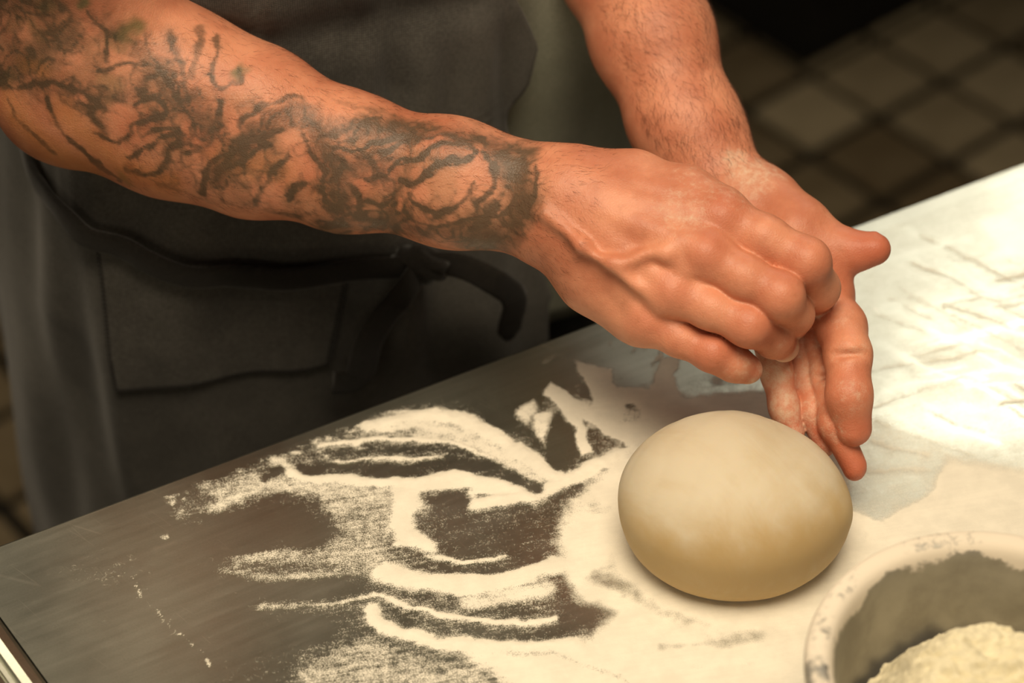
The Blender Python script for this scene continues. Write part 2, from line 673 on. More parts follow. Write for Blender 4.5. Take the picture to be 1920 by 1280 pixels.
def lay(pts, w, d, soft=0.85, curve=True, up=0.0):
    """brush flour along a line (w: half width in photo pixels at the table)"""
    global dens, height
    q = tp(pts)
    q = spline(q, 6) if curve and len(q) > 2 else q
    r = w / PXM
    lo = np.min(q, 0) - r * 2.0
    hi = np.max(q, 0) + r * 2.0
    m = np.where(((PW > lo) & (PW < hi)).all(1))[0]
    if not len(m):
        return
    e = poly_dist(PW[m], q)
    f = 1 - sstep(r * (1 - soft), r * (1 + soft * 0.9), e)
    dens[m] = np.maximum(dens[m], f * d)
    if up:
        height[m] = np.maximum(height[m], f * up)


def wipe(pts, w, d=0.0, soft=0.7, curve=True):
    """wipe flour away along a line down to density d"""
    global dens, height
    q = tp(pts)
    q = spline(q, 6) if curve and len(q) > 2 else q
    r = w / PXM
    lo = np.min(q, 0) - r * 2.0
    hi = np.max(q, 0) + r * 2.0
    m = np.where(((PW > lo) & (PW < hi)).all(1))[0]
    if not len(m):
        return
    e = poly_dist(PW[m], q)
    f = 1 - sstep(r * (1 - soft), r * (1 + soft * 0.9), e)
    dens[m] = dens[m] * (1 - f) + np.minimum(dens[m], d) * f
    height[m] *= (1 - f)


def patch(poly, d, soft=14, op='max'):
    """fill an outline with flour"""
    global dens
    q = np.array(tp(poly))
    m = np.where(((PW > q.min(0) - 0.02) & (PW < q.max(0) + 0.02)).all(1))[0]
    p = PW[m]
    inside = np.zeros(len(m), bool)
    for a, b in zip(q, np.roll(q, -1, 0)):
        c = ((a[1] > p[:, 1]) != (b[1] > p[:, 1]))
        xx = (b[0] - a[0]) * (p[:, 1] - a[1]) / (b[1] - a[1] + 1e-12) + a[0]
        inside ^= c & (p[:, 0] < xx)
    e = poly_dist(p, list(q) + [q[0]])
    s = np.where(inside, -e, e)
    f = 1 - sstep(-soft / PXM, soft / PXM, s)
    if op == 'max':
        dens[m] = np.maximum(dens[m], f * d)
    else:
        dens[m] = dens[m] * (1 - f) + np.minimum(dens[m], d) * f


# a thin film almost everywhere, thicker to the right
U, Vv = proj(np.concatenate([PW, np.full((len(PW), 1), ZT)], 1))
dens = 0.10 + 0.12 * sstep(300, 700, U) * sstep(760, 900, Vv) + 0.20 * sstep(1480, 1620, U + 0.25 * (Vv - 600))
HZ = sstep(1440, 1640, U + 0.25 * (Vv - 600))
dens = dens * (1 + (0.5 * fbm(P3, 30, 4, 40) - 0.25) * (1 - .8 * HZ))
patch([(395, 905), (470, 862), (600, 800), (700, 770), (800, 765), (900, 790), (1050, 890), (1010, 930), (850, 930), (770, 1000), (800, 1100), (1040, 1080), (1080, 1180), (900, 1240),
       (860, 1300), (500, 1300), (560, 1210), (640, 1140), (430, 1130), (380, 1050), (560, 1030), (600, 960)], 0.27, 40)
patch([(760, 780), (880, 775), (1050, 890), (1010, 915), (900, 852), (760, 818), (640, 832)], .5, 14)
# thick field around the dough and to the front
patch([(1590, 770), (1700, 820), (1800, 860), (1930, 880), (2200, 900), (2200, 1400), (1500, 1300)], 0.95, 100)
patch([(1180, 770), (1300, 745), (1420, 735), (1520, 760), (1600, 860), (1640, 1000), (1750, 1000), (1750, 1500), (1000, 1500), (1020, 1330),
       (900, 1255), (860, 1215), (1000, 1215), (1110, 1200), (1160, 1150), (1085, 1120), (1060, 1075), (1050, 1010), (1065, 950), (1115, 900), (1170, 850)], 0.98, 46)
patch([(1620, 620), (1930, 540), (2100, 600), (2100, 800), (1700, 790)], 0.36, 80)
# ridges pushed up by the fingers
patch([(385, 905), (470, 865), (560, 880), (700, 905), (800, 930), (770, 1000), (700, 1060), (640, 1010), (600, 955), (520, 925), (430, 960)], 0.42, 30)
patch([(560, 1020), (640, 1000), (740, 1010), (760, 1060), (720, 1075), (560, 1065), (430, 1055)], 0.42, 24)
patch([(540, 1240), (640, 1200), (700, 1170), (760, 1215), (900, 1240), (960, 1290), (900, 1400), (560, 1400)], 0.42, 34)
lay([(385, 905), (420, 930), (405, 955)], 20, 0.46)
lay([(515, 866), (548, 878), (578, 895)], 15, 0.58)
lay([(455, 905), (560, 915), (700, 940), (790, 950)], 26, 0.50)
lay([(556, 892), (620, 899), (700, 905), (800, 903), (870, 893), (930, 905), (985, 930), (1012, 940)], 15, 0.98, up=1)
lay([(740, 905), (810, 915), (880, 905), (940, 920)], 16, 0.9)
lay([(690, 800), (760, 783), (820, 778), (880, 792), (950, 832), (1000, 868), (1048, 895)], 17, 0.96, up=1)
lay([(715, 806), (800, 800), (870, 818), (950, 862), (1010, 900)], 14, 0.66)
lay([(690, 775), (740, 768), (800, 775)], 8, 0.6)
lay([(590, 836), (660, 826), (740, 824), (830, 830), (900, 852), (960, 885), (1018, 915)], 6, 0.95, up=.6)
lay([(615, 866), (700, 863), (770, 858), (830, 862)], 4.5, 0.85, up=.5)
lay([(1185, 842), (1120, 872), (1056, 898), (1020, 925), (960, 940), (885, 948)], 14, 0.99, up=1)
lay([(885, 948), (880, 930), (900, 922), (950, 930)], 7, 0.85)
lay([(760, 925), (757, 965), (765, 1000), (790, 1030)], 24, 0.97, up=.6)
lay([(745, 1020), (800, 1042), (870, 1055), (940, 1046)], 6, 0.92, up=.6)
lay([(725, 1075), (790, 1092), (875, 1098), (960, 1086), (1040, 1060)], 24, 0.97, up=.6)
lay([(715, 1118), (780, 1142), (860, 1162), (950, 1168), (1040, 1158)], 6, 0.95, up=.6)
lay([(880, 1130), (960, 1120), (1020, 1108)], 20, 0.66)
lay([(700, 1140), (708, 1170), (760, 1192), (850, 1208), (950, 1216), (1080, 1212)], 13, 0.98, up=.8)
lay([(470, 1137), (560, 1134), (650, 1124), (715, 1114)], 6, 0.60)
lay([(420, 1074), (560, 1082), (680, 1070), (730, 1074)], 14, 0.44)
lay([(440, 1050), (520, 1042), (600, 1032), (690, 1030)], 16, 0.46)
lay([(350, 960), (470, 915), (640, 830), (760, 765)], 34, 0.30)
lay([(120, 1075), (300, 1075), (430, 1090)], 60, 0.17)
lay([(215, 1095), (195, 1085), (215, 1060), (250, 1045)], 12, 0.24)
lay([(410, 950), (440, 930), (480, 920)], 10, 0.6)
# finger marks beyond the dough
patch([(1061, 675), (1144, 694), (1150, 709), (1161, 725), (1148, 734), (1121, 740), (1107, 721), (1084, 696)], 0.97, 5)
patch([(1110, 738), (1160, 728), (1222, 732), (1300, 752), (1420, 740), (1420, 790), (1300, 790), (1200, 850), (1130, 880), (1180, 835), (1100, 800), (1086, 782), (1095, 815), (1112, 850), (1084, 856),
       (1075, 827), (1068, 800), (1056, 768), (1016, 742), (1030, 715), (1062, 732), (1100, 756)], 0.97, 6)
patch([(1238, 668), (1272, 668), (1262, 702), (1266, 727), (1276, 752), (1216, 734), (1230, 709)], 0.92, 7)
patch([(962, 773), (998, 748), (1012, 770), (988, 802)], 0.62, 8)
patch([(1004, 780), (1042, 774), (1032, 807), (1016, 840), (1002, 817)], 0.66, 8)
lay([(1300, 775), (1210, 820), (1130, 868), (1060, 898)], 17, 0.98)
lay([(1030, 684), (1038, 674), (1055, 668)], 7, 0.42)
for a_, b_ in (((1196, 640), (1186, 664)), ((1240, 655), (1224, 690)), ((1181, 690), (1173, 712)), ((1213, 650), (1205, 668)), ((1150, 640), (1144, 652)), ((1232, 640), (1226, 655))):
    lay([a_, b_], 1.8, 1.0, .4)
for k_ in range(26):
    f_ = k_ / 25
    if k_ % 9 != 4:
        lay([(245 + 150 * f_, 1098 + 148 * f_ + rng.uniform(-1, 1)), (249 + 150 * f_, 1102 + 148 * f_)], 2.0, rng.uniform(.5, .95), .4)
lay([(1310, 720), (1360, 705), (1420, 700)], 26, 0.55)
for _ in range(70):
    u, v = rng.uniform(300, 760), rng.uniform(0, 1)
    lay([(u, 1025 - .368 * u + 12 + 90 * v * v), (u + rng.uniform(2, 10), 1025 - .368 * u + 12 + 90 * v * v + rng.uniform(-3, 3))], rng.uniform(2, 7), rng.uniform(.4, .75))
# places wiped clean again
wipe([(575, 878), (650, 880), (740, 880), (830, 874), (900, 880), (960, 897), (1012, 918)], 15, 0.06)
wipe([(640, 848), (760, 842), (850, 846), (930, 872), (990, 905)], 7, 0.16)
wipe([(690, 815), (780, 812)], 5, 0.3)
wipe([(500, 897), (530, 886)], 9, 0.05)
wipe([(470, 985), (540, 985), (585, 1005)], 31, 0.03)
wipe([(400, 985), (480, 985)], 30, 0.06)
wipe([(815, 935), (850, 935), (862, 942)], 18, 0.10)
patch([(808, 940), (880, 962), (960, 962), (1030, 935), (1035, 990), (980, 1020), (900, 1035), (830, 1020), (795, 985)], 0.24, 18, 'min')
wipe([(770, 1040), (830, 1066), (900, 1074), (970, 1062), (1020, 1045)], 9, 0.15)
wipe([(760, 1030), (840, 1045), (930, 1035)], 4, 0.4)
wipe([(470, 1103), (580, 1104), (670, 1098)], 17, 0.05)
wipe([(455, 1195), (520, 1192), (590, 1178)], 27, 0.04)
wipe([(330, 1100), (420, 1130), (440, 1180)], 50, 0.08)
wipe([(724, 1150), (790, 1172), (880, 1186), (970, 1190), (1050, 1176)], 10, 0.20)
patch([(1051, 778), (1065, 800), (1076, 832), (1074, 850), (1044, 886), (1020, 864), (1027, 836), (1040, 800)], 0.05, 6, 'min')
wipe([(1050, 872), (1090, 862), (1120, 850)], 8, 0.42)
patch([(1088, 785), (1110, 792), (1145, 818), (1176, 836), (1168, 842), (1130, 825), (1100, 806)], 0.06, 4, 'min')
patch([(1088, 800), (1104, 812), (1116, 838), (1104, 832)], 0.35, 5, 'min')
patch([(1121, 842), (1140, 830), (1156, 842), (1140, 856), (1118, 866)], 0.32, 5, 'min')
patch([(1168, 757), (1184, 752), (1206, 768), (1196, 796), (1166, 792)], 0.46, 4, 'min')
patch([(1168, 757), (1182, 754), (1176, 780), (1166, 790)], 0.05, 4, 'min')
patch([(1040, 690), (1062, 676), (1084, 698), (1108, 726), (1118, 748), (1112, 762), (1066, 732), (1034, 712)], 0.05, 5, 'min')
patch([(1160, 690), (1235, 640), (1218, 730), (1170, 726)], 0.06, 5, 'min')
patch([(1278, 690), (1330, 680), (1335, 742), (1282, 748)], 0.25, 8, 'min')
# smears in the thick field: beside, before and behind the dough
wipe([(1140, 1040), (1165, 1090), (1230, 1140), (1330, 1170)], 17, 0.50, 0.9)
wipe([(1120, 1080), (1165, 1100)], 26, 0.40, 0.9)
wipe([(1190, 1110), (1290, 1175), (1400, 1195), (1480, 1170)], 24, 0.58, 0.9)
wipe([(1235, 1212), (1330, 1212), (1420, 1196)], 15, 0.44, 0.9)
wipe([(1290, 1250), (1400, 1245), (1500, 1225)], 12, 0.56, 0.9)
wipe([(1560, 1120), (1600, 1060), (1625, 1000)], 14, 0.58, 0.9)
wipe([(1200, 830), (1160, 870), (1120, 890)], 10, 0.58, 0.9)
patch([(1625, 775), (1700, 775), (1765, 815), (1778, 870), (1755, 930), (1700, 960), (1650, 985), (1590, 960), (1590, 850)], 0.40, 7, 'min')
lay([(1640, 830), (1740, 850)], 10, 0.52)
lay([(1620, 880), (1750, 882)], 9, 0.50)
wipe([(1790, 830), (1828, 890), (1815, 955), (1770, 1000)], 7, 0.56, 0.9)
wipe([(950, 1228), (1060, 1238), (1140, 1262), (1180, 1290)], 8, 0.44, 0.8)
wipe([(1050, 970), (1090, 950), (1130, 960)], 26, 0.55, 0.9)
for k_ in range(60):
    u, v = rng.uniform(1620, 1950), rng.uniform(430, 800)
    sl = rng.choice([-.22, .45]) + rng.normal(0, .08)
    L = rng.uniform(60, 260)
    if k_ % 2:
        wipe([(u, v), (u + L, v + sl * L)], rng.uniform(2, 5), rng.uniform(.12, .25), .9, False)
    else:
        lay([(u, v), (u + L, v + sl * L)], rng.uniform(2, 6), rng.uniform(.42, .6), .9, False)
wipe([(1668, 580), (1680, 575)], 12, 0.10)
wipe([(1700, 430), (1715, 440)], 7, 0.12)
patch([(1850, 420), (1960, 380), (1960, 470), (1900, 470)], 0.05, 24, 'min')
# far and side limits: nothing on or over the edges of the top
q = P2 - corner
ab = np.linalg.solve(A, q.T)
ta_, tb_ = ab[0], -ab[1] * -1
tb_ = np.linalg.solve(np.array([et, el]).T, q.T)[1]
edge = sstep(0.001, 0.012, np.minimum(tb_, ta_))
dg = dens.reshape(len(xs), len(ys))


def blur(a, n_):
    for ax_ in (0, 1):
        for _ in range(2):
            c = np.cumsum(np.pad(a, [(n_ + 1, n_) if k_ == ax_ else (0, 0) for k_ in (0, 1)], mode='edge'), axis=ax_)
            a = (np.take(c, np.arange(2 * n_ + 1, c.shape[ax_]), ax_) - np.take(c, np.arange(0, c.shape[ax_] - 2 * n_ - 1), ax_)) / (2 * n_ + 1)
    return a


soft_ = blur(dg, 2).ravel()
halo = blur(dg, 7).ravel()
spk = fbm(P3, 110, 3, 311)
dens = .45 * dens + .55 * soft_
dens = np.maximum(dens, halo * (.35 + .75 * sstep(.35, .65, spk)) * .62)
dens = dens * (.97 + (.34 * fbm(P3, 200, 3, 312) - .17) * (1 - .85 * HZ))
dens = dens * edge * (1 - sstep(.40, .57, P2[:, 0] + .05 * (fbm(P3, 20, 3, 55) - .5))) * (1 - sstep(-.38, -.45, P2[:, 1]) * 0) * (tb_ < TW) * (0.92 + 0.16 * fbm(P3, 140, 3, 77))
dens = np.clip(dens, 0, 1)
Z = ZT + 0.00025 + 0.0006 * dens + 0.0016 * height * dens * (0.6 + 0.8 * fbm(P3, 300, 3, 5))
nx, ny = len(xs), len(ys)
idx = np.arange(nx * ny).reshape(nx, ny)
Q = np.stack([idx[:-1, :-1], idx[1:, :-1], idx[1:, 1:], idx[:-1, 1:]], -1).reshape(-1, 4)
keep = (dens[Q].max(1) > 0.035) & (ta_[Q].min(1) > 0.0015) & (tb_[Q].min(1) > 0.0015)
Q = Q[keep]
used = np.unique(Q)
remap = np.full(nx * ny, -1)
remap[used] = np.arange(len(used))
flour = fast_mesh('flour_dusting', np.concatenate([P2, Z[:, None]], 1)[used], remap[Q], M['flour'])
set_attr(flour, 'dusting', dens[used])
el_ = np.hypot((U - 1390) / 430, (Vv - 1060) / 300)
set_attr(flour, 'haze', np.maximum(HZ, .9 * (1 - sstep(.62, .95, el_)))[used])
tag(flour, 'pale flour dusted and smeared by fingers over the steel table', 'flour', kind='stuff')

# ------------------------------------------------------------------ dough ball
dc = J(1381, 928, 1.257)
dr = 0.0612
nu_, nv_ = 128, 72
V = []
for i in range(nu_):
    for j in range(nv_):
        a = 2 * math.pi * i / nu_
        b = math.pi * (j / (nv_ - 1))
        V.append((math.sin(b) * math.cos(a), math.sin(b) * math.sin(a), math.cos(b)))
V = np.array(V)
N = V.copy()
zc = 0.0335
S = V * np.array([dr, dr * 0.86, 0.0380])
lowr = np.hypot(V[:, 0], V[:, 1])
S[:, 2] = np.where(V[:, 2] < 0, V[:, 2] * 0.0385, S[:, 2])
S[:, :2] *= np.where(V[:, 2] < 0, np.maximum(lowr, 1e-4) ** -0.62, 1.0)[:, None] * np.where(lowr < .05, lowr / .05, 1)[:, None]
# slumped shape: fuller at the base, a flat where the hand presses, soft folds on top
pr = V[:, 0] * 0.74 + V[:, 1] * 0.35 + V[:, 2] * 0.57
S *= (1 - 0.075 * sstep(0.55, 1.0, pr))[:, None]
S *= (1 + 0.03 * sstep(0.2, 0.9, V[:, 0] * -0.3 + V[:, 1] * -0.75 + V[:, 2] * -0.2))[:, None]
nz = fbm(V + 5, 2.2, 3, 12) - 0.5
S *= (1 + 0.020 * nz)[:, None]
fold = np.abs(((V[:, 0] * 0.9 - V[:, 1] * 0.5) + 0.25 * (fbm(V + 3, 1.6, 3, 31) - 0.5)) % 0.34 - 0.17)
S *= (1 - 0.006 * np.exp(-(fold / 0.03) ** 2) * sstep(0.15, 0.6, V[:, 2]))[:, None]
low = S[:, 2] < -zc + 0.0
S[:, 2] = np.maximum(S[:, 2], -zc + 0.001 * (1 - np.minimum(1, np.hypot(S[:, 0], S[:, 1]) / dr)))
D = S + np.array([dc[0], dc[1], ZT + 0.0012 + zc])
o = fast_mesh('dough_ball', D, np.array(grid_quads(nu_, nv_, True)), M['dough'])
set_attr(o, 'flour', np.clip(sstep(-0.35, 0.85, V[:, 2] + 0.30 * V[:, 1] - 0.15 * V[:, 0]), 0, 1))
tag(o, 'smooth round ball of pale bread dough on floured steel table', 'dough')
for p_ in o.data.polygons:
    pass
bmx = bmesh.new()
bmx.from_mesh(o.data)
bmesh.ops.remove_doubles(bmx, verts=bmx.verts, dist=1e-5)
bmesh.ops.recalc_face_normals(bmx, faces=bmx.faces)
bmx.to_mesh(o.data)
bmx.free()

# ------------------------------------------------------------------ bowl of flour
bz = ZT + 0.085
bc = on_z(1873, 1256, bz)
BR = 0.0885
bowl = empty('mixing_bowl', (bc[0], bc[1], ZT))
tag(bowl, 'steel bowl with a wide floured rim at the table front', 'bowl')
prof = [(0.0, 0.0012), (0.040, 0.0012), (0.052, 0.004), (0.062, 0.016), (0.071, 0.040), (0.0765, 0.062), (0.0800, 0.0715), (0.0845, 0.0735),
        (0.0875, 0.0750), (0.0886, 0.0790), (0.0882, 0.0828), (0.0862, 0.0853), (0.0825, 0.0858), (0.0785, 0.0848), (0.0757, 0.0812),
        (0.0735, 0.072), (0.0680, 0.042), (0.0605, 0.018), (0.050, 0.006), (0.040, 0.004), (0.0, 0.004)]
# resample
pr_ = spline(prof, 3)
nr = len(pr_)
na = 160
V = []
for i in range(na):
    a = 2 * math.pi * i / na
    for r_, z_ in pr_:
        V.append((r_ * math.cos(a), r_ * math.sin(a), max(z_, 0.0008)))
V = np.array(V)
dn = sstep(0.0725, 0.0835, V[:, 2]) * (0.16 + 0.95 * fbm(V, 42, 4, 71))
wob_ = fbm(V, 45, 4, 61)
inner = np.tile(np.arange(nr) >= int(nr * 0.66), na)
rimz = 0.0805 - 0.020 * (wob_ - 0.42)
dn = np.where(inner, sstep(rimz - 0.004, rimz + 0.004, V[:, 2]) * (0.16 + 0.95 * fbm(V, 42, 4, 71)) + 0.20, dn)
bw = fast_mesh('bowl_body', V + np.array([bc[0], bc[1], ZT + 0.0008]), np.array(grid_quads(na, nr, True)), M['bowl'], bowl)
set_attr(bw, 'dusting', dn)
# coarse heap inside
hn = 150
g = np.linspace(-1, 1, hn)
GX, GY = np.meshgrid(g, g, indexing='ij')
R_ = np.hypot(GX, GY).ravel()
ang = np.arctan2(GY, GX).ravel()
rr = 0.0630
PX_ = np.stack([GX.ravel() * rr, GY.ravel() * rr, np.zeros(hn * hn)], 1)
wx2 = (fbm(PX_, 60, 3, 81) - .5) * .02
stri = PX_[:, 0] * 0.45 + PX_[:, 1] * 0.9 + wx2
ridge = 1 - np.abs((stri * 75) % 1 - 0.5) * 2
hz = 0.050 * (1 - sstep(0.42, 1.10, R_)) + 0.0295
hz = hz + (fbm(PX_, 70, 4, 84) - 0.5) * 0.014 + ridge ** 2 * 0.0060 * (fbm(PX_, 40, 2, 88)) + (fbm(PX_ * np.array([.5, 1.6, 1]), 300, 3, 89) - .5) * .007
hz = np.maximum(hz, 0.0295)
hm = np.concatenate([PX_[:, :2] + bc[:2], (ZT + hz)[:, None]], 1)
Qh = np.array(grid_quads(hn, hn))
Qh = Qh[(R_[Qh].max(1) < 0.985)]
used = np.unique(Qh)
rm = np.full(hn * hn, -1)
rm[used] = np.arange(len(used))
heap = fast_mesh('flour_heap', hm[used], rm[Qh], M['heap'])
tag(heap, 'rough cream coloured flour heap filling the steel bowl', 'flour', kind='stuff')

# ------------------------------------------------------------------ person: one continuous body grown from joints as a distance field
person = empty('person', (-0.09, 0.22, 0.0))
tag(person, 'person in a charcoal apron with a tattooed forearm, hands over the dough ball', 'person')


def smin(a, b, k):
    if k <= 0:
        return np.minimum(a, b)
    hh = np.maximum(k - np.abs(a - b), 0) / k
    return np.minimum(a, b) - hh * hh * k * 0.25


def smax(a, b, k):
    return -smin(-a, -b, k)


def cone(P, a, b, ra, rb, sq=None):
    a = np.asarray(a, np.float32)
    b = np.asarray(b, np.float32)
    ab = b - a
    pa = P - a
    t = np.clip((pa @ ab) / np.float32(max(float(ab @ ab), 1e-10)), 0, 1)
    q = pa - t[:, None] * ab
    if sq is not None:                          # flatten across a direction
        nrm, f = sq
        nrm = np.asarray(nrm, np.float32)
        c = q @ nrm
        q = q + (c * (1 / f - 1))[:, None] * nrm
    return np.sqrt((q * q).sum(1)) - (ra + t * (rb - ra)).astype(np.float32)


def chain(P, pts, k):
    d = None
    for (p, rp), (q, rq) in zip(pts[:-1], pts[1:]):
        e = cone(P, p, q, rp, rq)
        d = e if d is None else smin(d, e, k)
    return d


def jj(*rows):
    return [(J(u, v, d), r) for u, v, d, r in rows]


# right hand, back of the hand towards the table front, fingers curling down
R_WR = J(1005, 374, 1.282)
R_FING = [
    jj((1350, 408, 1.256, .0128), (1430, 448, 1.249, .0122), (1511, 491, 1.246, .0121), (1534, 540, 1.270, .0106), (1532, 562, 1.288, .0090)),
    jj((1320, 478, 1.247, .0130), (1392, 519, 1.240, .0112), (1462, 555, 1.238, .0119), (1486, 589, 1.262, .0104), (1487, 606, 1.281, .0088)),
    jj((1257, 545, 1.252, .0122), (1330, 577, 1.244, .0102), (1404, 609, 1.242, .0108), (1450, 634, 1.262, .0096), (1470, 650, 1.279, .0082)),
    jj((1210, 600, 1.264, .0112), (1272, 634, 1.256, .0088), (1335, 661, 1.253, .0092), (1376, 681, 1.257, .0088), (1402, 692, 1.262, .0078)),
]
R_THUMB = jj((1090, 362, 1.290, .0150), (1190, 385, 1.310, .0140), (1270, 420, 1.318, .0115), (1345, 455, 1.322, .0090))
R_VEINS = [spline([J(u, v, d) for u, v, d in pts], 5) for pts in (
    [(1090, 460, 1.243), (1120, 482, 1.241), (1150, 494, 1.239), (1180, 490, 1.237), (1215, 475, 1.235), (1250, 476, 1.234), (1285, 505, 1.236)],
    [(1150, 494, 1.239), (1185, 530, 1.239), (1215, 548, 1.240), (1240, 570, 1.242)],
    [(1200, 345, 1.254), (1250, 360, 1.250), (1290, 390, 1.246), (1300, 430, 1.240), (1275, 455, 1.236), (1250, 476, 1.234)],
    [(1020, 400, 1.250), (1060, 430, 1.247), (1090, 460, 1.243)],
)]
NEG_T = -(CF)                       # towards the camera, used only to sit tendons on the back of the hand


def right_hand(P):
    c1 = J(1065, 350, 1.276)
    palm = None
    for (u, v, d, r0), f, r1 in (((1075, 345, 1.275, .0190), R_FING[0], .0142), ((1065, 370, 1.271, .0190), R_FING[1], .0145),
                                 ((1055, 405, 1.272, .0185), R_FING[2], .0136), ((1048, 432, 1.276, .0175), R_FING[3], .0128)):
        e = cone(P, J(u, v, d), f[0][0], r0, r1)
        palm = e if palm is None else smin(palm, e, .011)
    # muscle between thumb and index, heel on the little finger side
    palm = smin(palm, chain(P, jj((1100, 345, 1.282, .0170), (1190, 334, 1.280, .0130), (1290, 362, 1.270, .0120), (1345, 392, 1.262, .0100)), .01), .014)
    palm = smin(palm, chain(P, jj((1040, 455, 1.288, .0140), (1110, 525, 1.282, .0160), (1185, 590, 1.274, .0130)), .01), .014)
    # knuckles
    for (p, r), s in zip([f[0] for f in R_FING], (.0086, .0092, .0084, .0074)):
        palm = smin(palm, cone(P, p + NEG_T * .0074, p + NEG_T * .0074, s, s), .008)
    # tendons
    for (u, v, d), f in (((1110, 372, 1.256), R_FING[0]), ((1100, 385, 1.254), R_FING[1]), ((1090, 405, 1.255), R_FING[2]), ((1085, 430, 1.259), R_FING[3])):
        palm = smin(palm, cone(P, J(u, v, d), f[0][0] + NEG_T * .0118, .0026, .0030), .007)
    fing = None
    for f in R_FING:
        e = chain(P, f, .006)
        # knuckle wrinkles: a soft swelling over the middle joint
        p = f[2][0] + NEG_T * .0030
        e = smin(e, cone(P, p, p, f[2][1] * .86, f[2][1] * .86), .004)
        fing = e if fing is None else smin(fing, e, .0012)
    d = smin(palm, fing, .007)
    d = smin(d, chain(P, R_THUMB, .006), .010)
    for vn in R_VEINS:
        e = None
        for a, b in zip(vn[:-1], vn[1:]):
            x = cone(P, a - NEG_T * .0026, b - NEG_T * .0026, .0018, .0018)
            e = x if e is None else np.minimum(e, x)
        d = smin(d, e, .0075)
    return d


R_EL = J(138, 146, 1.325)
R_SH = np.array([-0.245, 0.115, 1.405])


def right_arm(P):
    up = chain(P, jj((1008, 336, 1.282, .0196), (850, 306, 1.292, .0205), (660, 268, 1.300, .0235), (480, 200, 1.306, .0300), (330, 150, 1.312, .0370), (190, 100, 1.318, .0400)), .02)
    lo = chain(P, jj((998, 416, 1.284, .0190), (842, 380, 1.294, .0200), (640, 346, 1.304, .0215), (470, 300, 1.312, .0275), (320, 245, 1.318, .0330), (180, 190, 1.322, .0375)), .02)
    d = smin(up, lo, .024)
    d = smin(d, chain(P, [(R_EL, .0400), (J(185, 122, 1.318), .0430)], .02), .02)
    d = smin(d, chain(P, [(R_EL + np.array([-.006, .0, .0]), .0330), (J(100, 192, 1.327), .0265)], .02), .018)
    d = smin(d, chain(P, [(J(135, 100, 1.325), .0430), (R_SH, .0530)], .02), .022)
    d = smin(d, chain(P, [(J(175, 20, 1.300), .0340), (J(150, -350, 1.22), .0420)], .02), .03)
    return d


# left hand, palm showing, fingers pointing down behind the dough
L_WR = J(1345, 342, 1.348)
L_FING = [
    jj((1545, 552, 1.314, .0132), (1577, 612, 1.292, .0131), (1590, 664, 1.279, .0121), (1592, 742, 1.269, .0117), (1600, 802, 1.273, .0098)),
    jj((1518, 585, 1.322, .0120), (1532, 650, 1.310, .0100), (1546, 705, 1.298, .0098), (1564, 795, 1.281, .0094), (1602, 874, 1.281, .0078)),
    jj((1482, 592, 1.324, .0116), (1494, 650, 1.316, .0098), (1506, 705, 1.306, .0094), (1523, 772, 1.295, .0090), (1546, 830, 1.291, .0076)),
    jj((1438, 600, 1.318, .0108), (1447, 650, 1.304, .0100), (1456, 697, 1.296, .0098), (1470, 762, 1.292, .0092), (1487, 812, 1.291, .0074)),
]
L_THUMB = jj((1425, 372, 1.336, .0165), (1505, 426, 1.318, .0140), (1560, 462, 1.311, .0112), (1600, 472, 1.307, .0096), (1640, 467, 1.304, .0087))


def left_hand(P):
    palm = None
    for (u, v, d, r0), f, r1 in (((1425, 385, 1.338, .0180), L_FING[0], .0150), ((1405, 395, 1.340, .0185), L_FING[1], .0145),
                                 ((1385, 405, 1.340, .0180), L_FING[2], .0138), ((1368, 412, 1.338, .0170), L_FING[3], .0128)):
        e = cone(P, J(u, v, d), f[0][0], r0, r1)
        palm = e if palm is None else smin(palm, e, .012)
    palm = smin(palm, chain(P, jj((1440, 385, 1.334, .0165), (1488, 445, 1.316, .0160), (1522, 505, 1.310, .0120), (1545, 548, 1.310, .0110)), .012), .014)
    palm = smin(palm, chain(P, jj((1370, 420, 1.332, .0150), (1408, 520, 1.314, .0140), (1438, 580, 1.312, .0100)), .012), .014)
    fing = None
    for n_, f in enumerate(L_FING):
        e = None
        for (p, rp), (q, rq) in zip(f[:-1], f[1:]):
            x = cone(P, p, q, rp, rq, (CR, .84) if n_ else None)
            e = x if e is None else smin(e, x, .005)
        fing = e if fing is None else smin(fing, e, .0004)
    # creases of the finger joints on the palm side
    for f in L_FING[:2]:
        for i_, dep in ((2, .0013),):
            p = f[i_][0] if i_ else f[0][0] * .55 + f[1][0] * .45
            ax = f[min(i_ + 1, 4)][0] - f[max(i_ - 1, 0)][0]
            side = np.cross(ax, NEG_T)
            side /= np.linalg.norm(side)
            r = f[i_][1]
            c = p + NEG_T * (r + .0001)
            fing = smax(fing, -cone(P, c - side * r, c + side * r * .8, dep, dep), .0040)
    d = smin(palm, fing, .004)
    th = chain(P, L_THUMB, .008)
    d = smin(d, th, .007)
    # nail edge on the thumb
    a = J(1612, 446, 1.305)
    b = J(1640, 441, 1.303)
    d = smin(d, cone(P, a, b, .0020, .0020), .002)
    return d


L_EL = J(1052, -345, 1.452)
L_SH = np.array([0.080, 0.320, 1.405])


def left_arm(P):
    d = chain(P, jj((1318, 340, 1.350, .0195), (1260, 230, 1.360, .0212), (1200, 80, 1.376, .0245), (1150, -60, 1.400, .0285), (1070, -280, 1.440, .0360)), .02)
    d2 = chain(P, jj((1385, 345, 1.346, .0165), (1322, 235, 1.358, .0175), (1252, 60, 1.372, .0222), (1188, -90, 1.398, .0285), (1080, -280, 1.440, .0350)), .02)
    d = smin(d, d2, .020)
    d = smin(d, chain(P, [(L_EL, .040), (L_SH, .052)], .02), .025)
    return d


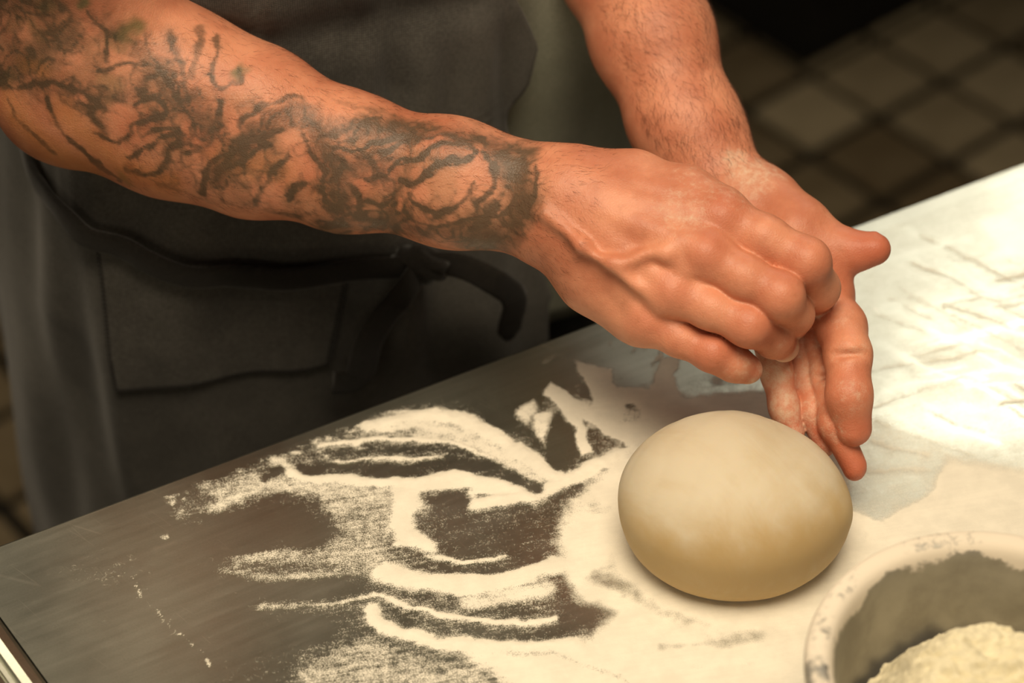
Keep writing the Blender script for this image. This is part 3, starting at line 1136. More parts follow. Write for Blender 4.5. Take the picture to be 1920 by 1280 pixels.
TE = np.array([math.cos(math.radians(27)), math.sin(math.radians(27)), 0])      # body, sideways
TN = np.array([math.sin(math.radians(27)), -math.cos(math.radians(27)), 0])     # body, forwards
TC = np.array([-0.09, 0.22, 0])


def tw(x, y, z):
    return TC + TE * x + TN * y + np.array([0, 0, z])


def torso(P):
    sq = (TN, 0.62)
    d = cone(P, tw(-.02, 0, .98), tw(-.02, 0, 1.25), .145, .155, sq)
    d = smin(d, cone(P, tw(-.02, 0, 1.25), tw(-.01, 0, 1.36), .155, .13, sq), .05)
    d = smin(d, cone(P, R_SH, tw(0, -.02, 1.40), .055, .06), .06)
    d = smin(d, cone(P, L_SH, tw(0, -.02, 1.40), .055, .06), .06)
    d = smin(d, cone(P, tw(0, -.02, 1.42), tw(0, .0, 1.50), .06, .055), .04)
    return d


BIG = np.float32(1.0)
rh_pts = [p for f in R_FING + [R_THUMB] for p, _ in f] + [J(1040, 374, 1.28)]
lh_pts = [p for f in L_FING + [L_THUMB] for p, _ in f] + [J(1360, 370, 1.34)]
ra_pts = [R_WR, R_EL, R_SH, J(60, 150, 1.33)]
la_pts = [L_WR, L_EL, L_SH]
t_pts = [tw(-.2, -.12, .86), tw(.2, .12, 1.55), tw(-.2, .12, 1.55), tw(.2, -.12, .86), R_SH, L_SH]


def aabb(pts, m):
    q = np.array(pts)
    return q.min(0) - m, q.max(0) + m


PARTS = [(right_hand, aabb(rh_pts, .035)), (right_arm, aabb(ra_pts, .075)), (left_hand, aabb(lh_pts, .035)), (left_arm, aabb(la_pts, .07)), (torso, aabb(t_pts, .07))]


def body(P):
    out = []
    for fn, (lo, hi) in PARTS:
        v = np.full(len(P), BIG, np.float32)
        m = ((P > lo) & (P < hi)).all(1)
        if m.any():
            # far from the box the value only has to be large; near it the field is exact
            v[m] = fn(P[m])
        out.append(v)
    rr_ = smin(out[0], out[1], .012)
    ll_ = smin(out[2], out[3], .012)
    dd = smin(smin(rr_, out[4], .03), smin(ll_, out[4], .03), .0)
    return dd


def axis_coords(lo, hi, fine_lo, fine_hi, hf, hc, hand):
    x = [lo]
    while x[-1] < hi:
        c = x[-1]
        g_ = max(fine_lo - c, c - fine_hi, 0)
        x.append(c + (0.00098 if hand[0] < c < hand[1] else min(hf + g_ * 0.06, hc)))
    n_ = (len(x) - 1) // 8 * 8 + 8
    while len(x) < n_ + 1:
        x.append(x[-1] + hc)
    return np.array(x, np.float32)


def surface_nets(f, ax):
    B = 8
    nb = [(len(a) - 1) // B for a in ax]
    lo = [a[:-1:B][:n_] for a, n_ in zip(ax, nb)]
    hi = [a[B::B][:n_] for a, n_ in zip(ax, nb)]
    gi = np.stack(np.meshgrid(*[np.arange(n_) for n_ in nb], indexing='ij'), -1).reshape(-1, 3)
    bl = np.stack([lo[k_][gi[:, k_]] for k_ in range(3)], 1)
    bh = np.stack([hi[k_][gi[:, k_]] for k_ in range(3)], 1)
    cen = (bl + bh) / 2
    hd = np.sqrt(((bh - bl) ** 2).sum(1)) / 2
    dv = np.concatenate([f(c) for c in np.array_split(cen, 8)])
    act = gi[np.abs(dv) < hd * 1.25 + .004]
    off = np.stack(np.meshgrid(*[np.arange(B + 1)] * 3, indexing='ij'), -1).reshape(-1, 3)
    keys, verts, edges = [], [], []
    N1 = [len(a) + 2 for a in ax]

    def key(c):
        return (c[:, 0].astype(np.int64) * N1[1] + c[:, 1]) * N1[2] + c[:, 2]
    for chunk in np.array_split(act, max(1, len(act) // 1500)):
        nbk = len(chunk)
        g3 = chunk[:, None, :] * B + off[None]
        g3 = g3.reshape(-1, 3)
        P = np.stack([ax[k_][g3[:, k_]] for k_ in range(3)], 1).astype(np.float32)
        d = f(P).reshape(nbk, B + 1, B + 1, B + 1)
        s = d < 0
        cor = [(i, j_, k_) for i in (0, 1) for j_ in (0, 1) for k_ in (0, 1)]
        sl = lambda a_, c: a_[:, c[0]:c[0] + B, c[1]:c[1] + B, c[2]:c[2] + B]
        cnt = sum(sl(s, c).astype(np.int8) for c in cor)
        mixed = np.argwhere((cnt > 0) & (cnt < 8))
        if not len(mixed):
            continue
        b_, i_, j_, k_ = mixed.T
        dc_ = {c: d[b_, i_ + c[0], j_ + c[1], k_ + c[2]] for c in cor}
        cell = chunk[b_] * B + mixed[:, 1:]
        acc = np.zeros((len(mixed), 3))
        num = np.zeros(len(mixed))
        for c in cor:
            for a_ in range(3):
                if c[a_] == 0:
                    c2 = tuple(1 if q_ == a_ else c[q_] for q_ in range(3))
                    x0, x1 = dc_[c], dc_[c2]
                    cr = (x0 < 0) != (x1 < 0)
                    t_ = np.where(cr, x0 / np.where(cr, x0 - x1, 1), 0)
                    pos = np.array(c, float)[None].repeat(len(mixed), 0)
                    pos[:, a_] += t_
                    acc += pos * cr[:, None]
                    num += cr
        loc = acc / num[:, None]
        vp = np.stack([ax[q_][cell[:, q_]] + loc[:, q_] * (ax[q_][cell[:, q_] + 1] - ax[q_][cell[:, q_]]) for q_ in range(3)], 1)
        keys.append(key(cell))
        verts.append(vp)
        for a_ in range(3):
            c2 = tuple(1 if q_ == a_ else 0 for q_ in range(3))
            x0, x1 = dc_[(0, 0, 0)], dc_[c2]
            cr = (x0 < 0) != (x1 < 0)
            edges.append((cell[cr], np.full(cr.sum(), a_), x0[cr] < 0))
    K = np.concatenate(keys)
    Vv_ = np.concatenate(verts)
    order = np.argsort(K)
    K, Vv_ = K[order], Vv_[order]
    quads = []
    for cell, a_, ins in edges:
        if not len(cell):
            continue
        a0 = int(a_[0])
        b0, c0 = (a0 + 1) % 3, (a0 + 2) % 3
        cs = []
        for db, dc2 in ((0, 0), (-1, 0), (-1, -1), (0, -1)):
            c = cell.copy()
            c[:, b0] += db
            c[:, c0] += dc2
            cs.append(key(c))
        cs = np.stack(cs, 1)
        pos = np.searchsorted(K, cs)
        pos = np.minimum(pos, len(K) - 1)
        ok = (K[pos] == cs).all(1)
        qd = pos[ok]
        fl_ = ins[ok]
        qd[~fl_] = qd[~fl_][:, ::-1]
        quads.append(qd)
    return Vv_, np.concatenate(quads)


lo_, hi_ = aabb(rh_pts + ra_pts + lh_pts + la_pts + t_pts, .08)
AX = [axis_coords(lo_[0], hi_[0], -.35, .22, .0014, .0014, (.055, .212)),
      axis_coords(lo_[1], hi_[1], -.20, .13, .0014, .006, (-.175, .0)),
      axis_coords(lo_[2], hi_[2], .88, 1.13, .0014, .006, (.905, 1.035))]
BV, BQ = surface_nets(body, AX)
skin = fast_mesh('body', BV, BQ, M['skin'], person)

# the dough gives way where the fingers rest on it
dme = bpy.data.objects['dough_ball'].data
dv_ = np.empty(len(dme.vertices) * 3, dtype=np.float32)
dme.vertices.foreach_get('co', dv_)
dv_ = dv_.reshape(-1, 3)
dcen = np.array([dc[0], dc[1], ZT + .03], dtype=np.float32)
for _ in range(14):
    bad = body(dv_) < .0016
    if not bad.any():
        break
    dv_[bad] += (dcen - dv_[bad]) * .02
dme.vertices.foreach_set('co', dv_.ravel())
dme.update()

# ---- skin attributes: redness of knuckles, flour on the fingers, tattoo ink
nV = len(BV)
P32 = BV.astype(np.float32)
red = np.zeros(nV)


def spot(arr, c, r, amt):
    d = np.sqrt(((BV - c) ** 2).sum(1))
    np.maximum(arr, amt * (1 - sstep(r * .3, r, d)), out=arr)


for f in R_FING:
    spot(red, f[0][0] + NEG_T * .01, .016, .55)
    spot(red, f[2][0], .019, .8)
    spot(red, f[4][0], .016, .6)
for f in L_FING:
    spot(red, f[3][0], .022, .5)
    spot(red, f[4][0], .022, .95)
spot(red, L_THUMB[4][0], .030, .9)
spot(red, L_THUMB[3][0], .024, .6)
spot(red, J(1550, 520, 1.31), .035, .6)
set_attr(skin, 'redness', red)
flo = np.zeros(nV)
for f in R_FING:
    spot(flo, f[4][0] + NEG_T * -.004, .019, .66)
spot(flo, R_FING[2][4][0], .018, .8)
spot(flo, R_FING[2][3][0] + NEG_T * .005, .012, .6)
spot(flo, R_FING[3][3][0], .02, .42)
spot(flo, R_FING[1][3][0], .015, .5)
spot(flo, J(1415, 355, 1.33), .032, .46)
spot(flo, J(1375, 315, 1.335), .020, .5)
for i_, amt in ((0, .30), (1, .36), (2, .40), (3, .50)):
    f = L_FING[i_]
    for p, r_ in f[1:4]:
        spot(flo, p + NEG_T * .008, .020, amt)
    if i_ >= 2:
        spot(flo, f[4][0], .02, amt)
spot(flo, J(1350, 345, 1.26), .05, .30)
spot(flo, J(1280, 400, 1.245), .03, .34)
set_attr(skin, 'flour', flo)

# tattoo: drawn on the flat of the forearm in its own coordinates (metres along and across the arm)
ARM_O = J(560, 290, 1.30)
AX_S = R_WR - R_EL
AX_S = AX_S / np.linalg.norm(AX_S)
AX_N = (CAM - ARM_O) / np.linalg.norm(CAM - ARM_O)
AX_N = AX_N - AX_S * (AX_N @ AX_S)
AX_N /= np.linalg.norm(AX_N)
AX_T = np.cross(AX_N, AX_S)


def arm_uv(P):
    q = np.asarray(P) - ARM_O
    return np.stack([q @ AX_S, q @ AX_T], -1)


def arm_px(u, v):                      # a measured point on the face of the forearm
    d = ray(u, v)
    t_ = ((ARM_O - CAM) @ AX_N) / (d @ AX_N)
    return arm_uv(CAM + d * t_)



sel = (arm_uv(BV)[:, 0] > -.22) & (arm_uv(BV)[:, 0] < .16) & (BV[:, 1] < .16) & (BV[:, 0] < .06)
lax = (L_WR - L_EL) / np.linalg.norm(L_WR - L_EL)
lsd = (BV - L_EL) @ lax
sel &= np.linalg.norm((BV - L_EL) - lsd[:, None] * lax, axis=1) > .062
ids = np.where(sel)[0]
UVq = arm_uv(BV[ids])
P3i = BV[ids].astype(np.float32)
warp = np.stack([fbm(P3i, 45, 3, 101) - .5, fbm(P3i, 45, 3, 102) - .5], 1) * .010
UVw = UVq + warp * .60 + np.stack([fbm(P3i, 190, 2, 103) - .5, fbm(P3i, 190, 2, 104) - .5], 1) * .0042
ink = np.zeros(len(ids))
grn = np.zeros(len(ids))
och = np.zeros(len(ids))
S_ = 1 / 3480.0


def tat(arr, pts, w, a, soft=.9):
    q = [arm_px(u, v) for u, v in pts]
    if len(q) > 2:
        q = spline(q, 5)
    r = w * S_
    m = np.where(((UVw > np.min(q, 0) - 3 * r) & (UVw < np.max(q, 0) + 3 * r)).all(1))[0]
    if not len(m):
        return
    e = poly_dist(UVw[m], q) if len(q) > 1 else np.sqrt(((UVw[m] - q[0]) ** 2).sum(1))
    if w < 12:                             # line work: thin, uneven, with a faded halo
        gap = fbm(P3i[m], 95, 3, 107)
        wv = r * (.45 + .75 * gap)
        f = (1 - sstep(wv * .35, wv * 1.25, e)) * a * (.55 + .6 * gap)
        f = np.maximum(f, .26 * a * (1 - sstep(r * .5, r * 2.6, e)))
        arr[m] = np.maximum(arr[m], f)
        return
    f = (1 - sstep(r * (1 - soft), r * (1 + soft * .5), e)) * a
    arr[m] = np.maximum(arr[m], f)


def skinpatch(pts, w, amt, soft=.6):       # bare skin left inside the design
    q = [arm_px(u, v) for u, v in pts]
    if len(q) > 2:
        q = spline(q, 5)
    r = w * S_
    m = np.where(((UVw > np.min(q, 0) - 2 * r) & (UVw < np.max(q, 0) + 2 * r)).all(1))[0]
    if len(m):
        e = poly_dist(UVw[m], q)
        ink[m] *= 1 - amt * (1 - sstep(r * (1 - soft), r * (1 + soft * .5), e))


# soft grey shading and swirling line work
for pts, w, a in [
    ([(0, 40), (60, 30), (150, 20), (230, 20)], 60, .50), ([(30, 120), (60, 60), (100, 130)], 34, .40), ([(60, 170), (140, 120), (200, 90)], 36, .45),
    ([(250, 60), (330, 130), (390, 210), (430, 260)], 30, .45), ([(430, 330), (520, 250), (590, 215), (620, 260), (650, 350), (650, 400)], 34, .62),
    ([(620, 250), (720, 240), (800, 255), (880, 270)], 34, .52), ([(650, 320), (740, 320), (760, 380), (740, 420)], 34, .50),
    ([(960, 300), (985, 340), (990, 390), (960, 440), (900, 440)], 40, .66), ([(930, 275), (1000, 285)], 22, .55),
    ([(600, 430), (720, 415), (830, 440), (920, 455)], 22, .5), ([(400, 360), (500, 390)], 16, .3),
    ([(230, 200), (300, 190), (330, 160)], 18, .5), ([(160, 180), (250, 200), (320, 240)], 16, .35),
]:
    tat(ink, pts, w, a, 1.0)
# lines of the elbow, shell and drapery
for pts, w, a in [
    ([(140, 200), (150, 240), (175, 280), (210, 320), (240, 340)], 8, .85), ([(60, 200), (75, 235), (100, 265), (135, 300)], 8, .75),
    ([(205, 210), (225, 230), (235, 255)], 13, .62), ([(30, 165), (70, 182), (120, 178), (160, 172), (200, 180), (235, 205)], 9, .85),
    ([(215, 258), (260, 272), (300, 240), (350, 225), (345, 200), (300, 205)], 7, .85), ([(240, 55), (260, 85), (255, 130)], 6, .8),
    ([(240, 150), (290, 135), (340, 145), (370, 190), (395, 240), (410, 265), (460, 250)], 7, .75), ([(300, 140), (340, 165), (370, 215)], 11, .55),
    ([(320, 80), (330, 120), (345, 140)], 6, .7), ([(365, 75), (375, 120), (385, 160), (375, 190)], 10, .65), ([(400, 60), (410, 90), (405, 130), (395, 160)], 10, .7),
    ([(430, 80), (435, 120), (430, 160), (450, 175), (480, 160), (478, 135)], 8, .85), ([(445, 200), (440, 240), (420, 265)], 8, .6),
    ([(270, 300), (330, 270), (370, 260), (345, 300), (310, 330), (260, 320)], 7, .7), ([(300, 260), (350, 250), (380, 270), (340, 310)], 6, .65),
    ([(370, 275), (400, 285), (380, 300)], 10, .7), ([(400, 360), (425, 310), (480, 280), (520, 260), (560, 250)], 11, .9),
    ([(430, 330), (480, 310), (530, 275)], 10, .8), ([(480, 240), (520, 205), (570, 190), (605, 205)], 8, .8), ([(500, 260), (545, 225), (590, 215), (605, 240)], 6, .7),
    ([(590, 265), (610, 300), (625, 330), (620, 370), (645, 400)], 10, .9), ([(605, 230), (640, 260), (680, 240), (720, 225)], 8, .75),
    ([(495, 385), (520, 350), (540, 315), (560, 300)], 11, .9), ([(555, 375), (570, 350), (585, 345)], 10, .85), ([(430, 380), (445, 350), (470, 340)], 8, .5),
    ([(640, 280), (690, 285), (740, 270), (790, 260)], 6, .75), ([(650, 300), (700, 315), (750, 300)], 7, .75), ([(660, 350), (690, 370), (680, 400)], 9, .8),
    ([(700, 340), (730, 330), (760, 345), (740, 380), (705, 375)], 7, .8), ([(620, 390), (660, 410), (700, 400)], 8, .7),
    # flower over the wrist
    ([(745, 320), (770, 305), (810, 300), (840, 280), (880, 278), (905, 290)], 7, .9), ([(770, 340), (800, 345), (830, 315), (880, 305), (895, 300)], 8, .98),
    ([(795, 345), (820, 335)], 10, .98), ([(790, 365), (800, 390), (830, 405), (860, 400), (880, 385), (895, 370), (905, 350)], 6, .85),
    ([(920, 290), (940, 320), (935, 360), (910, 385)], 8, .85), ([(755, 375), (775, 400), (800, 420), (850, 425)], 6, .75), ([(895, 375), (910, 400), (890, 415), (850, 420)], 9, .65),
    ([(1015, 310), (1018, 350), (1000, 400), (960, 435)], 6, .95), ([(960, 350), (975, 365), (965, 395), (940, 410)], 7, .85), ([(985, 330), (995, 360), (985, 395)], 4, .8),
    ([(940, 385), (925, 410), (890, 430)], 12, .85), ([(740, 345), (730, 310), (760, 275), (820, 258), (880, 262), (950, 275)], 7, .7),
    ([(0, 65), (30, 95), (60, 110)], 9, .6), ([(0, 115), (20, 125)], 9, .8), ([(40, 140), (60, 160), (50, 175)], 12, .7), ([(215, 10), (240, 25)], 14, .6),
    ([(600, 170), (650, 195), (720, 215)], 5, .45), ([(520, 140), (580, 165), (640, 185)], 5, .35), ([(300, 340), (370, 365), (450, 385), (520, 400), (600, 405)], 6, .35),
]:
    tat(ink, pts, w, a)
ink *= .86
# dense texture inside the dark bands
def ridged(sc, seed, sharp):
    q = P3i + np.stack([fbm(P3i, 70, 2, seed + k_) - .5 for k_ in (1, 2, 3)], 1) * .014
    return np.clip(1 - np.abs(fbm(q, sc, 2, seed) - .5) * sharp, 0, 1)


lines1 = ridged(75, 140, 16)
lines2 = ridged(150, 160, 9)
cloud = sstep(.38, .62, fbm(P3i, 55, 3, 180))
band = np.zeros(len(ids))
ink_keep = ink.copy()
for pts, w in [([(640, 270), (760, 260), (900, 275)], 40), ([(640, 330), (700, 380), (760, 410)], 48), ([(980, 300), (985, 380), (930, 430)], 46), ([(520, 230), (600, 250)], 38),
               ([(300, 160), (400, 250)], 60), ([(120, 40), (190, 130)], 80), ([(300, 310), (400, 330)], 44), ([(420, 340), (470, 300)], 30), ([(620, 430), (800, 440), (920, 455)], 30), ([(0, 60), (60, 120)], 50)]:
    tat(band, pts, w, 1.0, 1.0)
allover = np.zeros(len(ids))
tat(allover, [(0, 60), (140, 110), (330, 190), (560, 310), (760, 345), (930, 360)], 125, 1.0, .7)
ink = ink_keep + band * (lines2 * .34 + .12 + .16 * cloud) + allover * (lines1 * .36 + .22 * cloud + .28 * lines2 * cloud) * (1 - band)
ink = np.clip(ink, 0, 1)
for pts, w, a in [([(520, 330), (545, 300), (560, 290)], 7, .3), ([(770, 375), (765, 390)], 8, .8), ([(820, 360), (860, 350), (890, 330)], 18, .75), ([(800, 280), (840, 265)], 8, .6),
                  ([(470, 190), (560, 150), (600, 190)], 16, .7), ([(255, 210), (300, 225)], 9, .6), ([(100, 230), (120, 260)], 14, .8), ([(180, 230), (200, 270)], 12, .8)]:
    skinpatch(pts, w, a)
# the design goes on round the arm where the photograph does not look
face = (P3i - ARM_O.astype(np.float32)) @ AX_N.astype(np.float32)
back = 1 - sstep(-.022, -.004, face)
swirl = np.abs(np.sin(fbm(P3i, 28, 3, 130) * 26))
lim = sstep(.135, .120, UVq[:, 0] * 1.0)
ink = ink * (1 - back) + back * (1 - sstep(.05, .45, swirl)) * .7 * lim
grn += allover * (cloud * .22 + .10)
for pts, w, a in [([(285, 85), (310, 65)], 18, .95), ([(275, 85), (295, 95)], 12, .8), ([(480, 138), (474, 150)], 12, .95), ([(235, 40), (245, 32)], 10, .95), ([(165, 45), (180, 40)], 20, .7),
                  ([(135, 70), (150, 95)], 24, .55), ([(55, 165), (75, 155)], 22, .6), ([(250, 165), (270, 175)], 22, .6), ([(255, 200), (265, 185)], 14, .5), ([(245, 330), (255, 340)], 12, .6), ([(90, 70), (110, 60)], 26, .4), ([(260, 95), (285, 110)], 14, .5)]:
    tat(grn, pts, w, a, .9)
for pts, w, a in [([(60, 210), (100, 270), (180, 330)], 40, .7), ([(170, 230), (230, 300), (330, 345)], 34, .6), ([(110, 140), (140, 145)], 20, .6), ([(440, 300), (550, 320)], 30, .3), ([(350, 340), (300, 330)], 16, .6), ([(0, 60), (20, 90)], 20, .5)]:
    tat(och, pts, w, a, 1.0)
full = np.zeros(nV)
full[ids] = ink
set_attr(skin, 'ink', full)
full = np.zeros(nV)
full[ids] = grn
set_attr(skin, 'ink_green', full)
full = np.zeros(nV)
full[ids] = och
set_attr(skin, 'ink_ochre', full)

# ------------------------------------------------------------------ fine dark hair on the forearms
nrm = np.empty(nV * 3, dtype=np.float32)
skin.data.vertices.foreach_get('normal', nrm)
nrm = nrm.reshape(-1, 3).astype(float)
HV, HF = [], []


def grow(zone, n_, axis, lmin, lmax):
    lmin, lmax = lmin * .7, lmax * .75
    pool = np.where(zone)[0]
    if not len(pool):
        return
    for v in rng.choice(pool, n_):
        p, n0 = BV[v], nrm[v]
        t_ = axis - n0 * (axis @ n0)
        t_ = t_ / (np.linalg.norm(t_) + 1e-9)
        b_ = np.cross(n0, t_)
        th = rng.normal(0, .45) + .5 * (vnoise(BV[v:v + 1], 60, 5)[0] - .5) * 4
        dirn = t_ * math.cos(th) + b_ * math.sin(th)
        cv = rng.normal(0, .5)
        L = rng.uniform(lmin, lmax)
        base = len(HV)
        for k_ in range(4):
            x = k_ / 3
            c_ = p + dirn * L * x + np.cross(n0, dirn) * cv * L * x * x * .5 + n0 * (L * .34 * x * (1 - .55 * x) - .0003)
            r_ = .000065 * (1 - .8 * x)
            for m_ in range(3):
                a = 2.094 * m_
                HV.append(c_ + r_ * (math.cos(a) * b_ + math.sin(a) * n0))
        for k_ in range(3):
            for m_ in range(3):
                m2 = (m_ + 1) % 3
                HF.append((base + k_ * 3 + m_, base + k_ * 3 + m2, base + k_ * 3 + 3 + m2, base + k_ * 3 + 3 + m_))


la = (L_WR - L_EL) / np.linalg.norm(L_WR - L_EL)
sl_ = (BV - L_EL) @ la
dl_ = np.linalg.norm((BV - L_EL) - sl_[:, None] * la, axis=1)
outer = (nrm @ np.array([.55, -.2, .7])) > 0.0
grow((sl_ > .02) & (sl_ < np.linalg.norm(L_WR - L_EL) + .005) & (dl_ < .06) & outer, 4200, la, .006, .013)
sr_ = (BV - R_EL) @ AX_S
lr_ = np.linalg.norm(R_WR - R_EL)
dr_ = np.linalg.norm((BV - R_EL) - sr_[:, None] * AX_S, axis=1)
top_ = (nrm @ np.array([0, -.3, .9])) > -.1
grow((sr_ > .05) & (sr_ < lr_ + .035) & (dr_ < .055) & top_, 2400, AX_S, .005, .010)
hair = mesh_obj('arm_hair', HV, HF, M['hair'], skin)
hair['kind'] = 'stuff'

# ------------------------------------------------------------------ clothes
def lof(x):
    return np.asarray(x, float)


def bx_(a):                            # boxier than an ellipse: a flat chest and belly
    s_, c_ = math.sin(a), math.cos(a)
    return math.copysign(abs(s_) ** .72, s_), math.copysign(abs(c_) ** .72, c_)


def torso_ring(z):
    """half width, half depth, centre shift of the clothed torso"""
    if z > 1.25:
        t_ = (z - 1.25) / .2
        return .190 - .05 * t_ ** 2, .125 - .03 * t_ ** 2
    return .190, .125 + 0.010 * math.exp(-((z - 1.10) / .10) ** 2)


# shirt
nz_, na_ = 60, 120
V = []
for i in range(na_):
    a = 2 * math.pi * i / na_
    for j in range(nz_):
        z = .78 + (1.455 - .78) * j / (nz_ - 1)
        w_, d_ = torso_ring(z)
        w_ *= .97
        d_ *= .94
        if z > 1.38:
            s_ = 1 - .55 * ((z - 1.38) / .075) ** 2
            w_ *= s_
            d_ *= s_
        wr = .004 * math.sin(5 * a + 14 * z) + .003 * math.sin(9 * a - 20 * z)
        V.append(tw((w_ + wr) * bx_(a)[0] * (1 + .13 * max(0, math.sin(a)) ** 8), (d_ + wr) * bx_(a)[1], z))
shirt = mesh_obj('shirt', V, grid_quads(na_, nz_, True), M['shirt'], person)
md = shirt.modifiers.new('thick', 'SOLIDIFY')
md.thickness = .002
for sh, elb, nm in ((R_SH, J(112, 110, 1.325), 'sleeve'), (L_SH, L_EL, 'sleeve')):
    path = [sh + (elb - sh) * t_ for t_ in (-.12, 0, .15, .3, .45, .55)]
    V, F = tube(path, [.062, .070, .068, .066, .064, .064], 40)
    V = [v + .002 * np.array([math.sin(60 * v[2]), math.sin(70 * v[0] + 1), 0]) for v in V]
    mesh_obj(nm, V, F[:-1], M['shirt'], shirt)


# apron: bib and skirt on one surface S(angle, height)
def apron_pt(al, z, off=0.0):
    waist = 1.075
    w_, d_ = torso_ring(max(z, 1.0))
    w_ += .008
    d_ += .010
    t_ = max(0.0, waist - z)
    w_ += .022 * min(1, t_ / .20) + .02 * t_ + (.028 if al < 0 else 0.0) * min(1, abs(al) / .8) * min(1, t_ / .06)
    d_ += .016 * min(1, t_ / .20) + .02 * t_
    b_ = max(0.0, z - waist)
    # pleats gathered by the tie
    fold = 0.0
    for a0, wd, am, sk, dk in APLEATS:
        x = (al - a0 - sk * (waist - z)) / wd
        fold += am * math.exp(-x * x - abs(waist - z) / dk)
    fold *= min(1.0, abs(waist - z) / .05) * math.exp(-(max(0, b_) / .10))
    fold += .0040 * math.sin(7 * al + 9 * z) * min(1, t_ / .1) + .0022 * math.sin(13 * al - 23 * z + 1) + .0018 * math.sin(21 * al + 11 * z)
    cin = -.006 * math.exp(-((z - waist) / .012) ** 2)
    r = fold + cin + off
    return tw((w_ + r) * bx_(al)[0], (d_ + r) * bx_(al)[1], z)


APLEATS = [(.52, .06, .006, .5, .4), (1.15, .06, -.006, .5, .4), (-1.0, .10, .006, .2, .4)]


# table of the apron surface, to place things on the cloth
ga = np.linspace(-1.7, 1.3, 420)
gz = np.linspace(.85, 1.30, 300)
GP = np.array([[apron_pt(a, z) for z in gz] for a in ga])
gu, gv = proj(GP.reshape(-1, 3))
gd = (GP.reshape(-1, 3) - CAM) @ CF


def on_apron(u, v):
    e = (gu - u) ** 2 + (gv - v) ** 2
    near = np.where(e < 60)[0]
    k_ = near[np.argmin(gd[near])] if len(near) else int(np.argmin(e))
    return ga[k_ // len(gz)], gz[k_ % len(gz)]


for u_, v_, wd_, am_, sk_ in ((470, 548, .030, -.011, -.35), (492, 560, .028, .005, -.35), (660, 560, .035, -.013, .45), (635, 560, .03, .005, .45), (135, 440, .05, -.012, .55), (100, 440, .04, .006, .5),
                             (700, 640, .05, .010, .45), (740, 600, .05, -.014, .35), (860, 600, .04, .010, -.4), (905, 580, .05, -.012, -.2), (950, 560, .03, .012, -.1), (1000, 570, .04, -.010, 0)):
    APLEATS.append((on_apron(u_, v_)[0], wd_, am_, sk_, .055 if u_ < 680 else .3))
side = sorted([on_apron(u, v)[::-1] for u, v in ((972, 2), (1012, 95), (1003, 170), (965, 235), (985, 420), (1044, 560), (1050, 615))])
SZ, SA = [q_[0] for q_ in side], [q_[1] for q_ in side]


def apron_range(z):
    a1 = float(np.interp(z, SZ, SA))
    if z > 1.10:
        return -1.05, a1
    return -1.05 - .70 * min(1, (1.10 - z) / .06), a1


na_, nz_ = 220, 150
V = []
for i in range(na_):
    for j in range(nz_):
        z = .50 + (1.40 - .50) * j / (nz_ - 1)
        a0, a1 = apron_range(z)
        V.append(apron_pt(a0 + (a1 - a0) * i / (na_ - 1), z))
apron = mesh_obj('apron', V, grid_quads(na_, nz_), M['apron'], person)
apron.data.flip_normals()
md = apron.modifiers.new('thick', 'SOLIDIFY')
md.thickness = .0022
md.offset = 1
def apron_n(al, z):
    n_ = TE * math.sin(al) / .20 + TN * math.cos(al) / .13
    return n_ / np.linalg.norm(n_)


def on_cloth(pts, off, n_=6):
    q = [np.array(on_apron(u, v)) for u, v in pts]
    q = spline(q, n_) if len(q) > 2 else q
    offs = np.interp(np.linspace(0, 1, len(q)), np.linspace(0, 1, len(off)), off) if hasattr(off, '__len__') else [off] * len(q)
    return [apron_pt(a, z, o_) for (a, z), o_ in zip(q, offs)], [apron_n(a, z) for a, z in q]


p_, n_ = on_cloth([(40, 250), (75, 320), (130, 385), (200, 430), (300, 472), (400, 497), (500, 502), (600, 499), (700, 488), (785, 470)], [.004, .008, .011, .013, .013, .012, .010, .010])
V, F = tube(p_, None, 12, (.0080, .0024), n_)
tie = mesh_obj('waist_tie', V, F, M['tie'], apron)
p_, n_ = on_cloth([(785, 474), (830, 462), (880, 470), (915, 510), (928, 560), (938, 632)], [.014, .026, .034, .030, .022, .018])
V, F = tube(p_, None, 12, [(.0085, .002)] * (len(p_) - 3) + [(.006, .002), (.005, .002), (.003, .002)], n_)
mesh_obj('tie_end', V, F, M['tie'], tie)
p_, n_ = on_cloth([(775, 480), (730, 520), (690, 590), (668, 670), (655, 760)], [.014, .024, .024, .022, .020])
V, F = tube(p_, None, 12, (.0095, .002), n_)
mesh_obj('tie_end', V, F, M['tie'], tie)
bm = bmesh.new()
a_, z_ = on_apron(785, 472)
kc = apron_pt(a_, z_, .012)
bmesh.ops.create_uvsphere(bm, u_segments=20, v_segments=12, radius=1.0, matrix=Matrix.Translation(kc) @ Matrix.Rotation(.4, 4, 'Y') @ Matrix.Diagonal((.017, .009, .011, 1)))
for v in bm.verts:
    v.co += v.normal * .002 * math.sin(v.co.x * 500 + v.co.z * 700)
bm_obj('knot', bm, M['tie'], tie, True)
